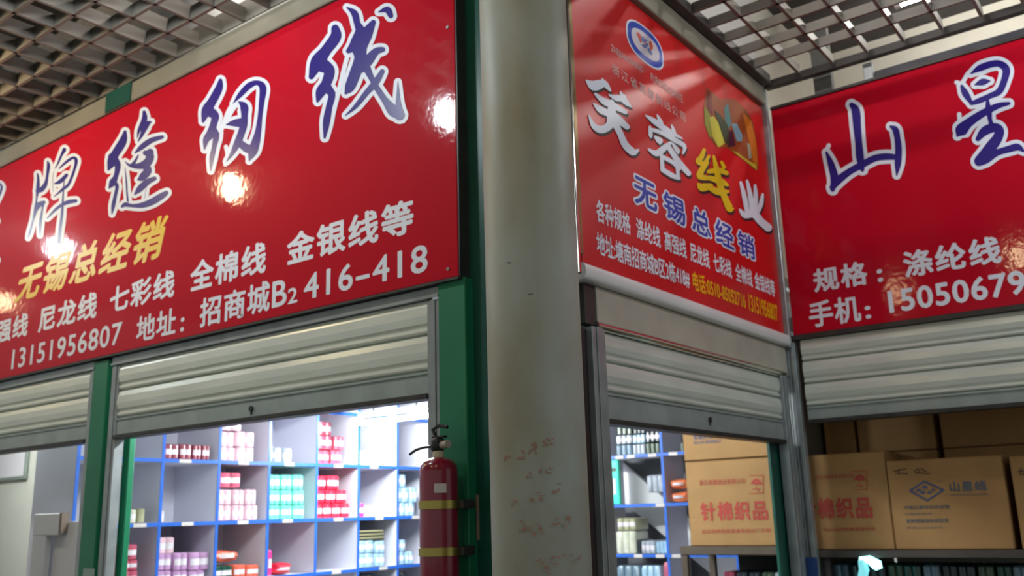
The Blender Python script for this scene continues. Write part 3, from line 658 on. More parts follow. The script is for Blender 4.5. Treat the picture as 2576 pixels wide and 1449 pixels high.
rowset(PS, ZK3, r2, 'white', 'single white pack standing alone in the empty middle cubby', None, [(396,450,912,1035)], lobes=1)
rowset(PS, ZK3, r2, 'pink', 'pale pink thread pack in two rows below the rose one', 'pale pink packs in the middle cubby', [(868,995,872,1010),(1000,1100,872,1008),(1108,1212,872,1005),(868,1000,742,868),(1010,1100,742,868),(1110,1200,742,868)])
z_top = r2+TH/2+.004+(PS.uv(*ZK3(1000, 742))[1]-PS.uv(*ZK3(1000, 1008))[1])+.004
u0, u1 = PS.uv(*ZK3(920, 740))[0], PS.uv(*ZK3(1090, 740))[0]
pack(PS, u0, u1, z_top, z_top+(PS.uv(*ZK3(1000, 615))[1]-PS.uv(*ZK3(1000, 738))[1]), .24, .05, 'rose', 'rose pack lying on top of the pale pink packs', None, 2)
gz = r2
rowset(PS, ZK3, gz, 'mint', 'mint green thread pack stacked three by three in one cubby', 'mint green packs in the middle cubby', [(1295,1390,872,992),(1394,1490,872,990),(1494,1592,872,988),(1300,1390,745,866),(1396,1490,745,866),(1494,1588,745,866),(1304,1392,616,740),(1398,1488,616,740),(1492,1582,616,740)])
rowset(PS, ZK4, r2, 'red', 'bright red thread pack in the upper rows right of the mint green packs', 'bright red packs in the middle cubby', [(310,380,858,975),(384,455,858,973),(460,530,858,970),(535,602,858,968),(312,400,742,850),(405,490,742,850),(494,580,742,850),(318,412,622,736),(418,520,622,736)])
rowset(PS, ZK4, r2, 'magenta', 'magenta thread pack in the bright cubby right of the red packs', 'magenta packs right of the red packs', [(658,722,858,955)])
rowset(PS, ZK4, r2, 'pink', 'very pale pink pack beside the magenta one', None, [(735,830,872,955)])
rowset(PS, ZK4, r2, 'sky', 'pale blue thread pack in the middle cubby beside the extinguisher', 'pale blue packs beside the extinguisher, middle row', [(975,1052,852,945),(1058,1132,852,943),(978,1090,722,845),(1095,1150,722,845),(980,1062,612,715)])
rowset(PS, ZK3, r3, 'rose', 'deep pink wrapped pack piled at the lower left of the shelving', 'deep pink packs at the lower left', [(95,240,1405,1500),(95,240,1318,1400),(92,235,1185,1312)])
rowset(PS, ZK3, r3, 'mauve', 'mauve thread pack in the lower cubby under the empty one', 'mauve packs in the lower cubby', [(388,510,1405,1510),(520,640,1405,1508),(650,785,1405,1506),(388,512,1262,1400),(525,642,1258,1400),(655,832,1254,1400)])
z_top = r3+TH/2+.004+(PS.uv(*ZK3(450, 1262))[1]-PS.uv(*ZK3(450, 1508))[1])+.004
u0, u1 = PS.uv(*ZK3(388, 1260))[0], PS.uv(*ZK3(535, 1260))[0]
pack(PS, u0, u1, z_top, z_top+(PS.uv(*ZK3(450, 1125))[1]-PS.uv(*ZK3(450, 1260))[1]), .22, .03, 'pink', 'pale pink pack on top of the mauve packs', None, 2)
rowset(PS, ZK3, r3, 'green_dark', 'dark green striped pack under the red and white bag', None, [(856,1005,1368,1500)], lobes=3)
rowset(PS, ZK3, r3, 'orange', 'orange red pack right of the dark green one', 'orange red packs in the lower cubby', [(1012,1110,1358,1500),(1115,1222,1358,1500)])
rowset(PS, ZK3, r3, 'magenta', 'tall thin pink pack against a divider on the lower shelf', None, [(1290,1325,1240,1490)], lobes=1)
rowset(PS, ZK4, r3, 'sky', 'pale blue thread pack under the dark flat bundles', 'pale blue packs in the lower cubby', [(668,808,1264,1370),(815,892,1264,1365),(668,808,1158,1260),(815,892,1162,1260)])
rowset(PS, ZK4, r3, 'sky', 'pale blue thread pack in the lowest cubby beside the extinguisher', 'pale blue packs beside the extinguisher, lower row', [(975,1050,1248,1352),(1056,1125,1248,1350),(980,1062,1152,1244)])
rowset(PS, ZK4, r4, 'dark', 'dark pack in the bottom cubby at the photo edge', 'dark packs in the bottom cubbies', [(690,830,1432,1560),(975,1080,1415,1540)])
# soft bags
def bag(P, u0, u1, z0, z1, depth, back, colr, label, group=None, name='plastic_bag', cat='bag', seed=0, stripe=None):
    rnd = random.Random(seed); t_ = bmesh.new(); bmesh.ops.create_icosphere(t_, subdivisions=3, radius=1)
    u0, u1 = clamp(P, u0, u1)
    w, h = (u1-u0)/2*.88, (z1-z0)/2*.9
    o = thing(name, label, cat, P.pt((u0+u1)/2, z0, -back-depth/2), group)
    ph = [rnd.uniform(0, 6) for _ in range(4)]
    for v in t_.verts:
        x, y, z = v.co
        k = 1+.07*math.sin(5*x+ph[0])*math.cos(4*z+ph[1])+.05*math.sin(9*y+7*z+ph[2])
        sx, sy, sz = [math.copysign(abs(q)**.62, q) for q in (x, y, z)]
        v.co = P.pt((u0+u1)/2+sx*w*k, z0+h+max(sz*h*k, -h), -back-depth/2+sy*depth/2*k)
    mb = MB(); mb.add(t_); mb.out('bag_body', pm(packc[colr], colr), o, smooth=True)
    if stripe:
        mb = MB(); n_ = 10; A, B = [], []
        for i in range(n_+1):
            a = -1+2*i/n_; d_ = depth/2*(1.1-abs(a)**3*.5)+.004
            A.append(mb.bm.verts.new(P.pt((u0+u1)/2+a*w*.8, z0+h*.75, -back-depth/2+d_))); B.append(mb.bm.verts.new(P.pt((u0+u1)/2+a*w*.8, z0+h*1.25, -back-depth/2+d_)))
        for i in range(n_): mb.bm.faces.new((A[i], A[i+1], B[i+1], B[i]))
        mb.out('label_band', pm(packc[stripe], stripe), o)
    return o
u0, u1 = PS.uv(*ZK3(856, 1360))[0], PS.uv(*ZK3(1095, 1360))[0]
zt = r3+TH/2+.006+PS.uv(*ZK3(930, 1368))[1]-PS.uv(*ZK3(930, 1500))[1]
zt = max(zt, PS.uv(*ZK3(950, 1366))[1])
bag(PS, u0, u1, zt+.004, PS.uv(*ZK3(980, 1232))[1], .22, .05, 'orange', 'red and white soft bag lying on the packs of the lower shelf', seed=2, stripe='white')
u0, u1 = PS.uv(*ZK3(1352, 1450))[0], PS.uv(*ZK3(1525, 1450))[0]
bag(PS, u0, u1, r3+TH/2+.004, PS.uv(*ZK3(1430, 1332))[1], .22, .05, 'brightred', 'red pack in loose clear plastic alone on the lower shelf', seed=5, stripe='white')
# flat dark bundles
zt = r3+TH/2+.004+(PS.uv(*ZK4(740, 1158))[1]-PS.uv(*ZK4(740, 1370))[1])+.006
u0, u1 = PS.uv(*ZK4(668, 1150))[0], PS.uv(*ZK4(890, 1150))[0]
hh = (PS.uv(*ZK4(770, 1070))[1]-PS.uv(*ZK4(770, 1152))[1])/3
for k, nm in enumerate(('lowest', 'middle', 'topmost')):
    z0 = zt+k*hh; o = thing('flat_bundle', '%s of the three flat dark bundles with pale edges on the pale blue packs' % nm, 'bundle', PS.pt((u0+u1)/2, z0, -.15), 'flat dark bundles on the lower shelf')
    MB().box(PS.pt(u0, z0+.001, -.04), PS.pt(u1, z0+hh*.62, -.26), .006).out('bundle_body', mat('bundle_dark', (62, 66, 50), .5), o)
    MB().box(PS.pt(u0+.01, z0+hh*.63, -.045), PS.pt(u1-.004, z0+hh*.97, -.25), .004).out('paper_cover', mat('bundle_pale', (212, 206, 160), .5), o)

# ================================================================== BACK SHELVING (seen through the narrow opening)
YB = 7.15; PB = Plane('y', YB); ZQ = Zoom(1500, 1030, 3.459)
lb_ = [PB.uv(*ZQ(600, y))[1] for y in (388, 828, 1273)]
dz2 = lb_[0]-lb_[1]
ub = PB.uv(*ZQ(600, 828))[0]
cw = abs(PB.uv(*ZQ(600, 828))[0]-PB.uv(*ZQ(60, 828))[0])
bx = [ub-cw*k for k in (3, 2, 1, 0, -1)]
bx = [x for x in bx if -6.05 < x < -2.3]
CELLS[PB] = bx
sb = thing('shelving_unit', 'white open-backed shelving with blue edges at the rear of the shop', 'shelving', (ub, YB+.18, 0))
tops = lb_[0]+dz2
for x in bx:
    pn = MB().box((x-.01, YB+.002, 0), (x+.01, YB+.36, tops)).out('divider', SHELFW, sb)
    MB().box((x-.012, YB-.004, 0), (x+.012, YB+.0015, tops)).out('edge_strip', EDGE, pn)
for z in (tops, *lb_, lb_[2]-dz2, lb_[2]-2*dz2, .06):
    pn = MB().box((bx[0], YB+.003, z-.01), (bx[-1], YB+.355, z+.01)).out('shelf', SHELFW, sb)
    MB().box((bx[0], YB-.006, z-.013), (bx[-1], YB+.001, z+.013)).out('edge_strip', EDGE, pn)
for px, py in ((205, 412), (305, 406), (490, 392), (672, 380), (560, 830), (370, 1272), (560, 1272), (700, 1272)):
    u, v = PB.uv(*ZQ(px, py)); zz = min(lb_, key=lambda q: abs(q-v))
    MB().box((u-.04, YB-.010, zz-.016), (u+.04, YB-.0065, zz+.012)).out('price_tag', PAPER, sb)
# white board shaped as a slanting band of light behind the open shelves
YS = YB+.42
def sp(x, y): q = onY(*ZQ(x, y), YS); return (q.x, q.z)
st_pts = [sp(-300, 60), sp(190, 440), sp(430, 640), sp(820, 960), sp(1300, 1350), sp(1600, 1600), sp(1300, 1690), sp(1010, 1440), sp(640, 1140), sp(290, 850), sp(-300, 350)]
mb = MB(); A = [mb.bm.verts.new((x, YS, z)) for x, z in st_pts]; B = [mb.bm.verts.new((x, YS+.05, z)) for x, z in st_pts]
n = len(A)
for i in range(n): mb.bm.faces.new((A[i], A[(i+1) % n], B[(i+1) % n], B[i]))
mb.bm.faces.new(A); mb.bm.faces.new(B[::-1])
tag(mb.out('light_band_board', mat('light_band_white', (240, 240, 238), .4)), 'broad white board put in as a slanting band of light behind the rear shelving', 'stair')
# dark panel behind the rear shelving, behind the light-band board
struct(MB().box((-6.0, 7.68, 0), (XM-.17, 7.72, 2.99)).out('wall_rear_panel', mat('dark_grey_panel', (96, 98, 100), .7)), 'dark grey panelling behind the rear shelving', 'wall')
def q2(x0, x1, y0, y1): 
    a, b = clamp(PB, PB.uv(*ZQ(x0, y1))[0], PB.uv(*ZQ(x1, y1))[0]); c = PB.uv(*ZQ((x0+x1)/2, y0)); return a, b, c[1]
def bags(z, items, label, group, cols):
    for k, (x0, x1, y0, y1) in enumerate(items):
        u0, u1, zt = q2(x0, x1, y0, y1); zb = PB.uv(*ZQ((x0+x1)/2, y1))[1]
        low = abs(zb-z) < .06
        pack(PB, u0, u1, z+.015 if low else zb+.004, zt, .24, .03, cols[k % len(cols)], label, group, 3, k % 2 == 1)
bags(lb_[0], [(155,295,305,392),(155,295,222,302),(160,295,140,218)], 'clear bag with blue grey bobbins stacked at the left of the top rear shelf', 'bags stacked left on the top rear shelf', ['steelblue', 'grey', 'moss'])
bags(lb_[0], [(302,410,300,388),(302,410,215,296),(305,410,140,211)], 'clear bag with pale bobbins stacked centrally on the top rear shelf', 'bags stacked centrally on the top rear shelf', ['grey', 'sky', 'dark'])
bags(lb_[0], [(415,540,290,385),(415,540,185,286)], 'dark green bag stacked beside the blue upright of the top rear shelf', 'dark green bags on the top rear shelf', ['moss', 'dark'])
bags(lb_[0], [(722,800,285,380)], 'small green bag half hidden by the cartons on the top rear shelf', None, ['moss'])
bags(lb_[1], [(425,575,570,725)], 'silvery plastic bag slumped against the blue upright', None, ['grey'])
for k, (x0, x1, y0, y1) in enumerate(((605, 790, 705, 822), (605, 790, 592, 701))):
    u0, u1, zt = q2(x0, x1, y0, y1); zb = PB.uv(*ZQ((x0+x1)/2, y1))[1]
    bag(PB, u0, u1, max(lb_[1]+.015, zb+.004) if k == 0 else zb+.006, zt, .26, .02, 'orangebag', '%s orange thread bag beside the cartons on the rear shelf' % ('lower' if k == 0 else 'upper'), 'orange bags on the rear shelf', seed=k+40, stripe='white')
bags(lb_[2], [(160,335,1060,1270),(165,330,945,1056)], 'straw coloured bag piled at the left of the lower rear shelf', 'straw coloured bags on the lower rear shelf', ['cream', 'olive'])
bags(lb_[2], [(340,375,1135,1270),(378,500,1145,1270),(508,625,1150,1270)], 'small clear bag in the row of three on the lower rear shelf', 'small clear bags on the lower rear shelf', ['dark', 'grey', 'sky'])
bags(lb_[2]-dz2, [(170,380,1362,1690),(388,560,1362,1690),(590,640,1330,1690)], 'bluish bag on the bottom rear shelf at the photo edge', 'bluish bags on the bottom rear shelf', ['steelblue', 'sky', 'rose'])
# mint box held close to the opening's left jamb
u0, u1, zt = q2(125, 203, 425, 765); zt = min(zt, lb_[0]-.02)
mo = thing('mint_box', 'bright mint green upright box on the rear shelf edge', 'box', PB.pt((u0+u1)/2, lb_[1]+.012, 0))
MB().box(PB.pt(u0, lb_[1]+.0145, .0), PB.pt(u1, zt, -.045), .012, 2).out('box_body', mat('mint_plastic', (70, 232, 196), .35), mo)
MB().box(PB.pt(u0+.03, lb_[1]+.10, .0006), PB.pt(u1-.03, zt-.16, .003)).out('paper_label', PAPER, mo)
MB().box(PB.pt(u0+.02, zt-.10, .0006), PB.pt(u1-.02, zt-.07, .003)).out('hang_slot', BLACKP, mo)

# ================================================================== CARTONS
def carton(P, u0, u1, z0, z1, depth, label, group, prints=None, material=None, ztilt=0.):
    o = thing('carton', label, 'carton', P.pt((u0+u1)/2, z0, -depth/2), group)
    MB().box(P.pt(u0, z0+.001, 0), P.pt(u1, z1, -depth), .006).out('box_body', material or KRAFT, o)
    tp = MB(); c = (depth)/2
    tp.box(P.pt(u0+.01, z1+.0005, -c+.03), P.pt(u1-.01, z1+.002, -c-.03)); tp.out('packing_tape', mat('packing_tape', (176, 136, 88), .3), o)
    fl = MB(); fl.box(P.pt(u0+.004, z1-.004, .0003), P.pt(u1-.004, z1-.0005, .002)); fl.out('flap_edge', mat('kraft_edge', (168, 122, 72), .8), o)
    if prints: prints(o)
    return o
YC = 6.0; PC = Plane('y', YC)
cu0 = PC.uv(*ZQ(795, 800))[0]; cu1 = min(PC.uv(*ZQ(1580, 800))[0], XM-.09)
cz0 = PC.uv(*ZQ(1200, 1189))[1]; cz1 = PC.uv(*ZQ(1200, 432))[1]
def textile_print(P, Z, o, title, extra=True, prn=KRAFT_I):
    for body, LB, RB, h, bd in title:
        mb = MB(); put_text(mb, P, body, *fit(P, Z, LB, RB, h), .003, bd*.75, 1.15); mb.out('printed_lettering', prn, o)
def umbrella(P, Z, cx, cy, s, o, prn):
    mb = MB(); un = unp_on(P, .003)
    strokes(mb, un, Z, [[(cx-s, cy+s*.35, s*.2), (cx-s*.6, cy-.1*s, s*.5), (cx, cy-.45*s, s*.5), (cx+s*.6, cy-.1*s, s*.5), (cx+s, cy+s*.35, s*.2)], [(cx-s*.7, cy+.2*s, s*.4), (cx+s*.7, cy+.2*s, s*.4)], [(cx, cy, s*.12), (cx, cy+s*.9, s*.12)],
        [(cx-s*1.4, cy-s*1.3, 6), (cx+s*1.3, cy-s*1.35, 6)], [(cx+s*1.3, cy-s*1.3, 6), (cx+s*1.4, cy+s*2.2, 6)], [(cx-s*1.4, cy+s*2.3, 6), (cx+s*1.4, cy+s*2.2, 6)], [(cx-s*.7, cy+s*1.5, s*.16), (cx-s*.1, cy+s*1.2, s*.16), (cx+s*.1, cy+s*1.7, s*.16)], [(cx+s*.4, cy+s*1.3, s*.16), (cx+s*.5, cy+s*1.8, s*.16)]])
    mb.out('umbrella_marking', prn, o)
def pr1(o):
    textile_print(PC, ZQ, o, [('针棉织品', (915, 975), (1500, 972), 168, .04), ('浙江芙蓉线业有限公司', (900, 662), (1300, 660), 46, .01), ('品名规格数量重量等级出厂日期', (925, 1078), (1520, 1074), 34, .0)])
    umbrella(PC, ZQ, 1395, 632, 44, o, KRAFT_I)
carton(PC, cu0, cu1, cz0, cz1, .42, 'brown carton with large red printed characters behind the narrow opening', None, pr1)
def pr2(o):
    textile_print(PC, ZQ, o, [('无锡芙蓉线', (845, 265), (1060, 262), 55, .02), ('0510-850827', (850, 305), (1090, 300), 28, .01)], prn=KRAFT_B)
carton(PC, PC.uv(*ZQ(765, 430))[0], min(PC.uv(*ZQ(1560, 430))[0], XM-.10), cz1+.006, cz1+.52, .42, 'brown carton stacked on top of the red-printed one, cut by the shutter', None, pr2)
rk = thing('storage_rack', 'brown wooden rack carrying the two cartons inside the lit shop', 'rack', ((cu0+cu1)/2, YC+.2, 0))
ru0 = PC.uv(*ZQ(738, 1200))[0]; ru1 = XM-.085
rz0 = PC.uv(*ZQ(1200, 1268))[1]
MB().box((ru0, YC-.02, rz0), (ru1, YC+.45, cz0-.001), .006).out('top_board', WOODB, rk)
for x, y in ((ru0, YC-.015), (ru0, YC+.41), (ru1-.05, YC-.015), (ru1-.05, YC+.41)):
    MB().box((x, y, 0), (x+.05, y+.035, rz0-.001), .004).out('leg', WOODB, rk)
MB().box((ru0+.06, YC+.0, rz0-.55), (ru1-.06, YC+.42, rz0-.53)).out('lower_board', WOODB, rk)
u_, _z = PC.uv(*ZQ(1010, 1400))
MB().box((u_, YC+.43, rz0-.53), (ru1-.06, YC+.44, rz0-.005)).out('back_board', mat('rack_dark_back', (44, 42, 44), .7), rk)
zsh = rz0-.53
rnd = random.Random(4)
for k in range(5):
    a = PC.uv(*ZQ(1050+k*112, 1400))[0]; b = PC.uv(*ZQ(1050+k*112+104, 1400))[0]
    for j in range(4):
        pack(PC, a, b-.004, zsh+.001+j*.105, zsh+.102+j*.105, .25, .06+.01*j, ['dark', 'grey', 'dark', 'maroon', 'moss'][(k*2+j) % 5], 'dark thread pack piled on the lower board under the cartons', 'dark packs under the cartons', 2, band=False)

# ---- right shop
YF = 5.98; PF = Plane('y', YF); ZW = Zoom(1980, 1000, 3.2265)
def zw(x, y): return PF.uv(*ZW(x, y))
sz = zw(900, 1235)[1]
def pr3(o):
    textile_print(PF, ZW, o, [('针棉织品', (110, 990), (700, 985), 170, .04), ('浙江芙蓉线业有限公司', (230, 665), (540, 660), 34, .0), ('品名规格数量重量等级', (300, 1085), (720, 1080), 30, .0)])
    umbrella(PF, ZW, 592, 655, 42, o, KRAFT_I)
carton(PF, XM-.03, zw(825, 800)[0], sz, zw(480, 452)[1], .36, 'brown carton with red characters beside the right-hand guide rail', None, pr3)
DIM_B = mat('kraft_printing_slate', (92, 96, 104), .7)
def pr4(o):
    mb = MB(); un = unp_on(PF, .003)
    strokes(mb, un, ZW, [[(1000, 755, 14), (1115, 680, 14)], [(1115, 680, 14), (1270, 750, 14)], [(1270, 750, 14), (1140, 835, 14)], [(1140, 835, 14), (1000, 755, 14)], [(1110, 728, 24), (1130, 728, 24)], [(1060, 752, 20), (1080, 752, 20)], [(1095, 770, 22), (1112, 770, 22)], [(1150, 770, 20), (1165, 770, 20)], [(1180, 750, 16), (1195, 750, 16)]])
    mb.out('diamond_emblem', KRAFT_B, o)
    textile_print(PF, ZW, o, [('山星线', (1325, 765), (1625, 752), 82, .045), ('无锡山星线业总经销', (950, 908), (1320, 898), 28, .02), ('无锡招商城', (955, 955), (1180, 950), 18, .0), ('各种规格涤纶线批发', (970, 1020), (1315, 1012), 34, .03), ('手机15050679', (975, 1068), (1260, 1062), 20, .0), ('TM', (1225, 690), (1260, 688), 18, .0), ('SHANXINGXIAN', (1330, 800), (1630, 790), 18, .0)], prn=DIM_B)
    mb = MB(); strokes(mb, un, ZW, [[(865, 600, 6), (910, 590, 9), (970, 580, 5)], [(880, 615, 6), (980, 618, 8)], [(910, 575, 6), (905, 620, 6)], [(1030, 600, 7), (1060, 575, 6)], [(1070, 580, 6), (1065, 615, 7)], [(1040, 610, 8), (1160, 618, 7)], [(1085, 575, 7), (1130, 600, 6)]]); mb.out('handwritten_mark', KRAFT_K, o)
carton(PF, zw(845, 900)[0], zw(1800, 900)[0], sz, zw(1250, 492)[1], .36, 'brown carton with a blue diamond emblem on the right shop shelf', None, pr4)
def pr5(o):
    mb = MB(); strokes(mb, unp_on(PF, .003), ZW, [[(1880, 600, 8), (1960, 595, 8)], [(1900, 570, 7), (1895, 625, 7)], [(1910, 620, 8), (1990, 625, 8)]]); mb.out('handwritten_mark', KRAFT_K, o)
carton(PF, zw(1862, 900)[0], zw(2700, 900)[0], sz, zw(1880, 472)[1], .36, 'brown carton at the photo edge right of the diamond emblem', None, pr5)
YF2 = 6.36; PF2 = Plane('y', YF2)
def z2_(x, y): return PF2.uv(*ZW(x, y))
bz = sz; hb2 = z2_(900, 440)[1]
bt = 2.62
for k, (a, b, nm) in enumerate(((60, 548, 'left'), (575, 1200, 'middle'), (1255, 2150, 'right'))):
    u0, u1 = max(z2_(a, 330)[0], XM-.03), z2_(b, 330)[0]
    carton(PF2, u0, u1, bz, hb2, .45, 'lower dim carton hidden behind the front row, %s column' % nm, 'dim cartons of the rear row', None)
    carton(PF2, u0, u1, hb2+.004, bt, .45, {'left': 'dim carton high in the back row next to the guide rail', 'middle': 'dim carton high in the back row, between two dark gaps', 'right': 'widest dim carton high in the back row at the photo edge'}[nm], 'dim cartons of the rear row', None)
sx0, sx1 = XM-.03, 2.5
sf = thing('storage_rack', 'grey brown shelf carrying the carton row in the right shop', 'rack', (0, YF+.3, 0))
MB().box((sx0, YF-.03, zw(900, 1300)[1]), (sx1, 7.6, sz-.001), .004).out('top_board', mat('grey_wood', (76, 68, 62), .5, var=.2, scale=6), sf)
zb_ = zw(900, 1300)[1]
for x in (sx0+.03, .2, 2.4): MB().box((x, YF, 0), (x+.05, YF+.05, zb_-.001)).out('leg', STEEL_D, sf)
MB().box((sx0, YF+.02, zb_-.5), (sx1, 7.6, zb_-.48)).out('lower_board', WOODB, sf)
for k in range(12):
    a = zw(300+k*150, 1440)[0]; b = zw(300+k*150+140, 1440)[0]
    for j in range(3):
        pack(PF, a, b, zb_-.479+j*.145, zb_-.338+j*.145, .3, .12+.02*((k+j) % 3), ['dark', 'dark', 'moss', 'green_dark', 'steelblue'][(k+2*j) % 5], 'dim wrapped pack on the shelf below the right shop cartons', 'dim packs below the right shop cartons', 2, band=False)
# small lit lamp head below the shelf
dl = zw(690, 1390); dlx, dlz = dl
lampo = thing('clip_lamp', 'glowing pale cyan lamp head under the right shop shelf', 'lamp', (dlx, YF-.06, dlz-.12))
LAMPM = mat('cyan_lamp_glow', (190, 250, 255), .3, emit=(.42, .95, 1.), es=2.2)
hd = MB(); hd.tube([(*zw(612, 1298)[:1], YF-.06, zw(612, 1305)[1]), (zw(690, 1310)[0], YF-.06, zw(690, 1312)[1]), (zw(755, 1350)[0], YF-.06, zw(755, 1355)[1]), (zw(772, 1385)[0], YF-.06, zw(772, 1388)[1])], .02, 16, radii=[.012, .026, .034, .02])
hd.out('lamp_head', LAMPM, lampo, smooth=True)
hd = MB(); hd.tube([(zw(630, 1315)[0], YF-.06, zw(630, 1315)[1]), (zw(650, 1390)[0], YF-.06, zw(650, 1390)[1]), (zw(632, 1480)[0], YF-.06, zw(632, 1480)[1]), (zw(640, 1600)[0], YF-.02, zw(640, 1600)[1])], .025, 14, radii=[.022, .030, .028, .028])
hd.out('lamp_neck', mat('cyan_plastic', (120, 235, 240), .35, emit=(.3, .85, .95), es=.6), lampo, smooth=True)
MB().box((dlx-.14, YF-.10, zb_-.50), (dlx+.10, YF+.019, zb_-.478)).out('clip_base', BLACKP, lampo)

# blue sticker on the right guide
u0, v0 = PR.uv(2032, 1449); u1, v1 = PR.uv(2056, 1402)
tag(MB().box(PR.pt(u0, v0-.06, .0068), PR.pt(u1, v1, .009)).out('sticker', mat('blue_sticker', (52, 82, 150), .5)), 'small blue sticker on the right steel guide rail', 'sticker')
u0, v0 = PL.uv(214, 1449); u1, v1 = PL.uv(244, 1430)
tag(MB().box(PL.pt(u0, v0-.1, .0125), PL.pt(u1, v1, .0145)).out('notice', mat('pale_notice', (150, 170, 166), .5)), 'pale notice low on the green post between the shutters', 'notice')

# ================================================================== LEFT OPENING
PN = Plane('y', 4.14); ZN = Zoom(0, 900, 2.64)
a, b = PN.uv(*ZN(180, 805)), PN.uv(*ZN(186, 600))
fo = thing('framed_notice', 'framed white notice on the cream wall in the left opening', 'picture frame', PN.pt(a[0]-.5, a[1], 0))
fx1, fz0 = a[0], a[1]; fx0, fz1 = fx1-.95, fz0+.62
MB().box(PN.pt(fx0+.03, fz0+.03, .004), PN.pt(fx1-.03, fz1-.03, .012)).out('paper', mat('notice_paper', (226, 222, 224), .6), fo)
f_ = MB()
for q in ((fx0, fx1, fz0, fz0+.03), (fx0, fx1, fz1-.03, fz1), (fx0, fx0+.03, fz0+.03, fz1-.03), (fx1-.03, fx1, fz0+.03, fz1-.03)): f_.box(PN.pt(q[0], q[2], .0), PN.pt(q[1], q[3], .024), .003)
f_.out('frame', mat('frame_grey', (140, 150, 142), .4, metal=.4), fo)
struct(MB().box((PN.uv(*ZN(262, 900))[0], 4.125, 0), (PN.uv(*ZN(292, 900))[0], 4.15, 2.9)).out('trim_17', mat('seam_grey', (160, 164, 158), .6)), 'grey corner bead on the cream wall in the left opening', 'trim')
PO = Plane('y', 3.205)
def no(x, y): return PO.uv(*ZN(x, y))
wt = thing('boxed_stand', 'white box on a narrow white stand inside the left opening', 'stand', PO.pt(no(300, 1200)[0], 0, 0))
MB().box(PO.pt(no(222, 1100)[0], no(300, 1182)[1], 0), PO.pt(no(388, 1100)[0], no(300, 1035)[1], -.05), .005).out('box_head', mat('stand_white', (196, 198, 202), .5), wt)
MB().box(PO.pt(no(205, 1300)[0], 0, -.002), PO.pt(no(292, 1300)[0], no(300, 1184)[1], -.045), .004).out('stand_leg', mat('stand_white', (196, 198, 202), .5), wt)
MB().box(PO.pt(no(389, 1100)[0], no(300, 1165)[1], -.005), PO.pt(no(402, 1100)[0], no(300, 1035)[1], -.05)).out('box_side', mat('stand_edge', (120, 104, 92), .6), wt)
bw = thing('leaning_board', 'white board with a brown edge standing at the left opening', 'board', PO.pt(no(420, 1300)[0], 0, -.055))
MB().box(PO.pt(no(300, 1300)[0], 0, -.052), PO.pt(no(472, 1300)[0], no(440, 1088)[1], -.07), .002).out('board_face', mat('board_white', (204, 202, 206), .5), bw)
MB().box(PO.pt(no(473, 1300)[0], 0, -.052), PO.pt(no(486, 1300)[0], no(440, 1085)[1], -.07)).out('edge_band', mat('edge_brown', (124, 84, 62), .6), bw)

# ================================================================== STEELWORK ABOVE THE RIGHT SIGN
zt1 = PR.uv(1930, 222)[1]
tag(MB().box((XM+.04, YR-.06, zt1-.03), (3.2, YR-.01, zt1+.025), .004).out('ceiling_rail', mat('black_brown_rail', (44, 38, 34), .5)), 'dark rail running along the grille above the right sign', 'rail')
tag(MB().box((PR.uv(2195, 170)[0], YR+.02, R_ZT+.022), (3.2, YR+.07, R_ZT+.075), .004).out('sign_rail', mat('slate_rail', (58, 58, 66), .5)), 'slate rail lying on top of the right sign', 'rail')
br = MB().box((PR.uv(2038, 200)[0], YR+.06, R_ZT-.05), (PR.uv(2085, 200)[0], YR+.12, 4.75), .004); tag(br.out('hanger_post', mat('hanger_grey', (88, 88, 84), .5)), 'dark grey hanger post above the first brush character on the right', 'hanger')
br = MB().box((PR.uv(2170, 170)[0], YR+.0, R_ZT+.021), (PR.uv(2194, 170)[0], YR+.05, zt1-.032), .003); tag(br.out('hanger_post', STEEL), 'short pale steel hanger between the two dark rails', 'hanger')

# ================================================================== LAMPS
def glow(name, colr, s): return mat(name, (255, 255, 255), .4, emit=colr, es=s)
WARM = glow('warm_bulb_glow', (1., .78, .48), BULB_W); COOL = glow('cool_bulb_glow', (.86, .95, 1.), BULB_C)
def pendant(x, y, z, gm, label, r=.085):
    o = thing('pendant_lamp', label, 'lamp', (x, y, z), 'aisle lamps under the grille')
    MB().lathe([(r*.35, .115), (r*.8, .09), (r, .03), (r*.9, -.03), (r*.5, -.08), (r*.1, -.095)], (x, y, z), 16).out('bulb', gm, o, smooth=True)
    MB().lathe([(r*.4, .118), (r*.42, .19), (r*.2, .20)], (x, y, z), 16).out('socket', V_WHITE, o, smooth=True)
    MB().tube([(x, y, z+.2), (x, y, CEIL_Z+.3)], .006, 6).out('cord', BLACKP, o)
    return o
COOL_FILL = glow('cool_fill_bulb', (.86, .95, 1.), BULB_C*.5); WARM_M = glow('warm_bulb_mid', (1., .76, .45), BULB_W*.5); WARM_D = glow('warm_bulb_dim', (1., .74, .42), BULB_W*.3)
for x, y, gm, lb_s in ((-3.74, 1.59, COOL, 'cool bulb hanging nearest the end of the long sign'), (-5.94, 1.656, WARM, 'warm bulb hanging before the middle of the long sign'), (-8.54, 1.686, COOL, 'cool bulb hanging before the left part of the long sign'), (-11.13, 1.0, WARM_D, 'warm bulb at the far left of the aisle'),
                       (-1.45, .26, WARM_M, 'warm bulb hanging behind the viewer opposite the right sign'), (-2.96, -.49, WARM_D, 'second warm bulb behind the viewer'), (.35, 4.6, COOL, 'cool bulb in the recess before the right sign'), (1.5, 1.8, COOL_FILL, 'added cool fill bulb on the right of the aisle'), (3.4, 2.6, COOL_FILL, 'added cool fill bulb at the far right of the aisle')):  # the last two bulbs are unseen fill, added to brighten banner and shutters
    pendant(x, y, 4.17, gm, lb_s)
TUBE_M = glow('tube_glow', (.92, .98, 1.), TUBE_SHOP)
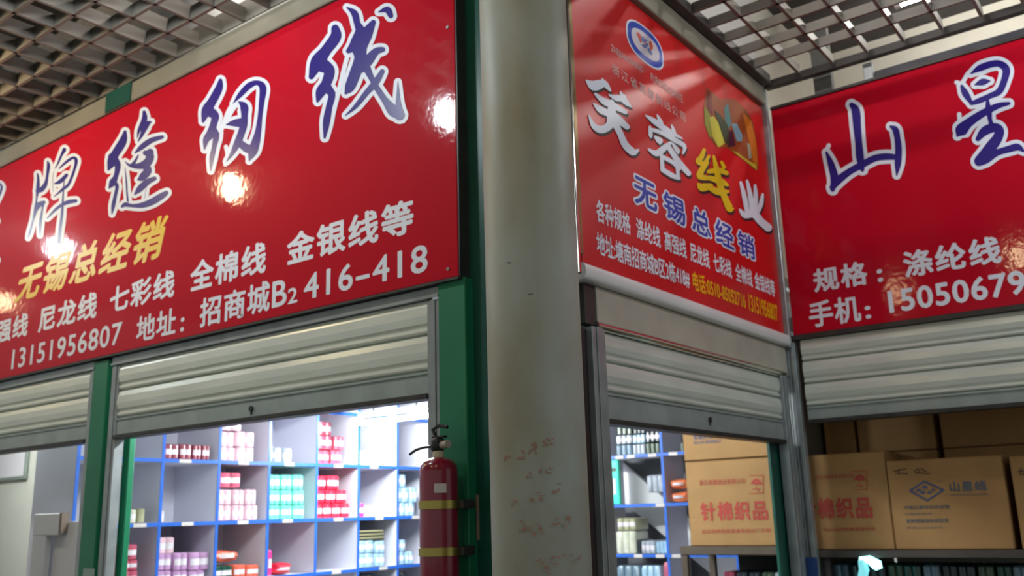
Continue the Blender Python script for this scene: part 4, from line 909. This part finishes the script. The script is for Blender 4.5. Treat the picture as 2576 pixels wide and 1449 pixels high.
def batten(p0, p1, gm, label, top, drop=.05, cat='lamp'):
    p0, p1 = Vector(p0), Vector(p1); c = (p0+p1)/2
    o = thing('tube_lamp', label, cat, c, None)
    MB().tube([p0, p1], .019, 12).out('tube', gm, o, smooth=True)
    d = (p1-p0).normalized(); s = Vector((-d.y, d.x, 0))*.03
    mb = MB(); z = Vector((0, 0, drop))
    mb.prism([Vector((0, 0, 0))-s+z, s+z, s*.6+z+Vector((0, 0, .04)), -s*.6+z+Vector((0, 0, .04))], p0, p1); mb.out('fixture', mat('fixture_white', (230, 230, 230), .5), o)
    for k in (.2, .8):
        q = p0.lerp(p1, k); MB().tube([q+Vector((0, 0, drop+.035)), (q.x, q.y, top)], .006, 6).out('hanger', BLACKP, o)
    for q in (p0, p1): MB().box(q-Vector((.02, .02, .02)), q+Vector((.02, .02, drop))).out('end_cap', mat('fixture_white', (230, 230, 230), .5), o)
    return o
YT = 5.6
ta, tb = onY(905, 1062, YT), onY(1086, 1046, YT); zt_ = (ta.z+tb.z)/2
batten((ta.x, YT, zt_), (tb.x, YT, zt_), TUBE_M, 'fluorescent tube glaring inside the lit shop', 3.0)
batten((-4.6, 3.9, 2.9), (-3.4, 3.9, 2.9), TUBE_M, 'fluorescent tube on the lit shop ceiling behind the shutter', 3.0)
batten((-8.2, 3.19, 2.8), (-6.9, 3.19, 2.8), glow('fill_tube_left', (.92, .98, 1.), TUBE_SHOP*.4), 'added fill tube hidden behind the left shutter', 3.0)  # unseen tube, added to brighten the shelf end panel and cream wall
UPM = glow('tube_glow_above', (1., .93, .84), TUBE_UP)
batten((-4.5, 2.80, 4.8), (-3.6, 2.80, 4.8), UPM, 'tube lamp above the grille over the long sign', 5.2)
batten((-8.6, 2.78, 4.8), (-7.8, 2.78, 4.8), glow('tube_glow_above_cool', (.75, .92, 1.), TUBE_UP*1.5), 'tube lamp above the grille at far left', 5.2)
batten((-1.3, 6.3, 4.95), (-.2, 6.3, 4.95), glow('tube_glow_above_right', (1., .95, .88), TUBE_UP*2.4), 'tube lamp above the grille over the right sign', 5.2)
batten((-1.8, 4.6, 5.0), (-.8, 4.6, 5.0), glow('tube_glow_above_dim', (1., .95, .90), TUBE_UP*1.7), 'tube lamp above the grille in the recess', 5.2)
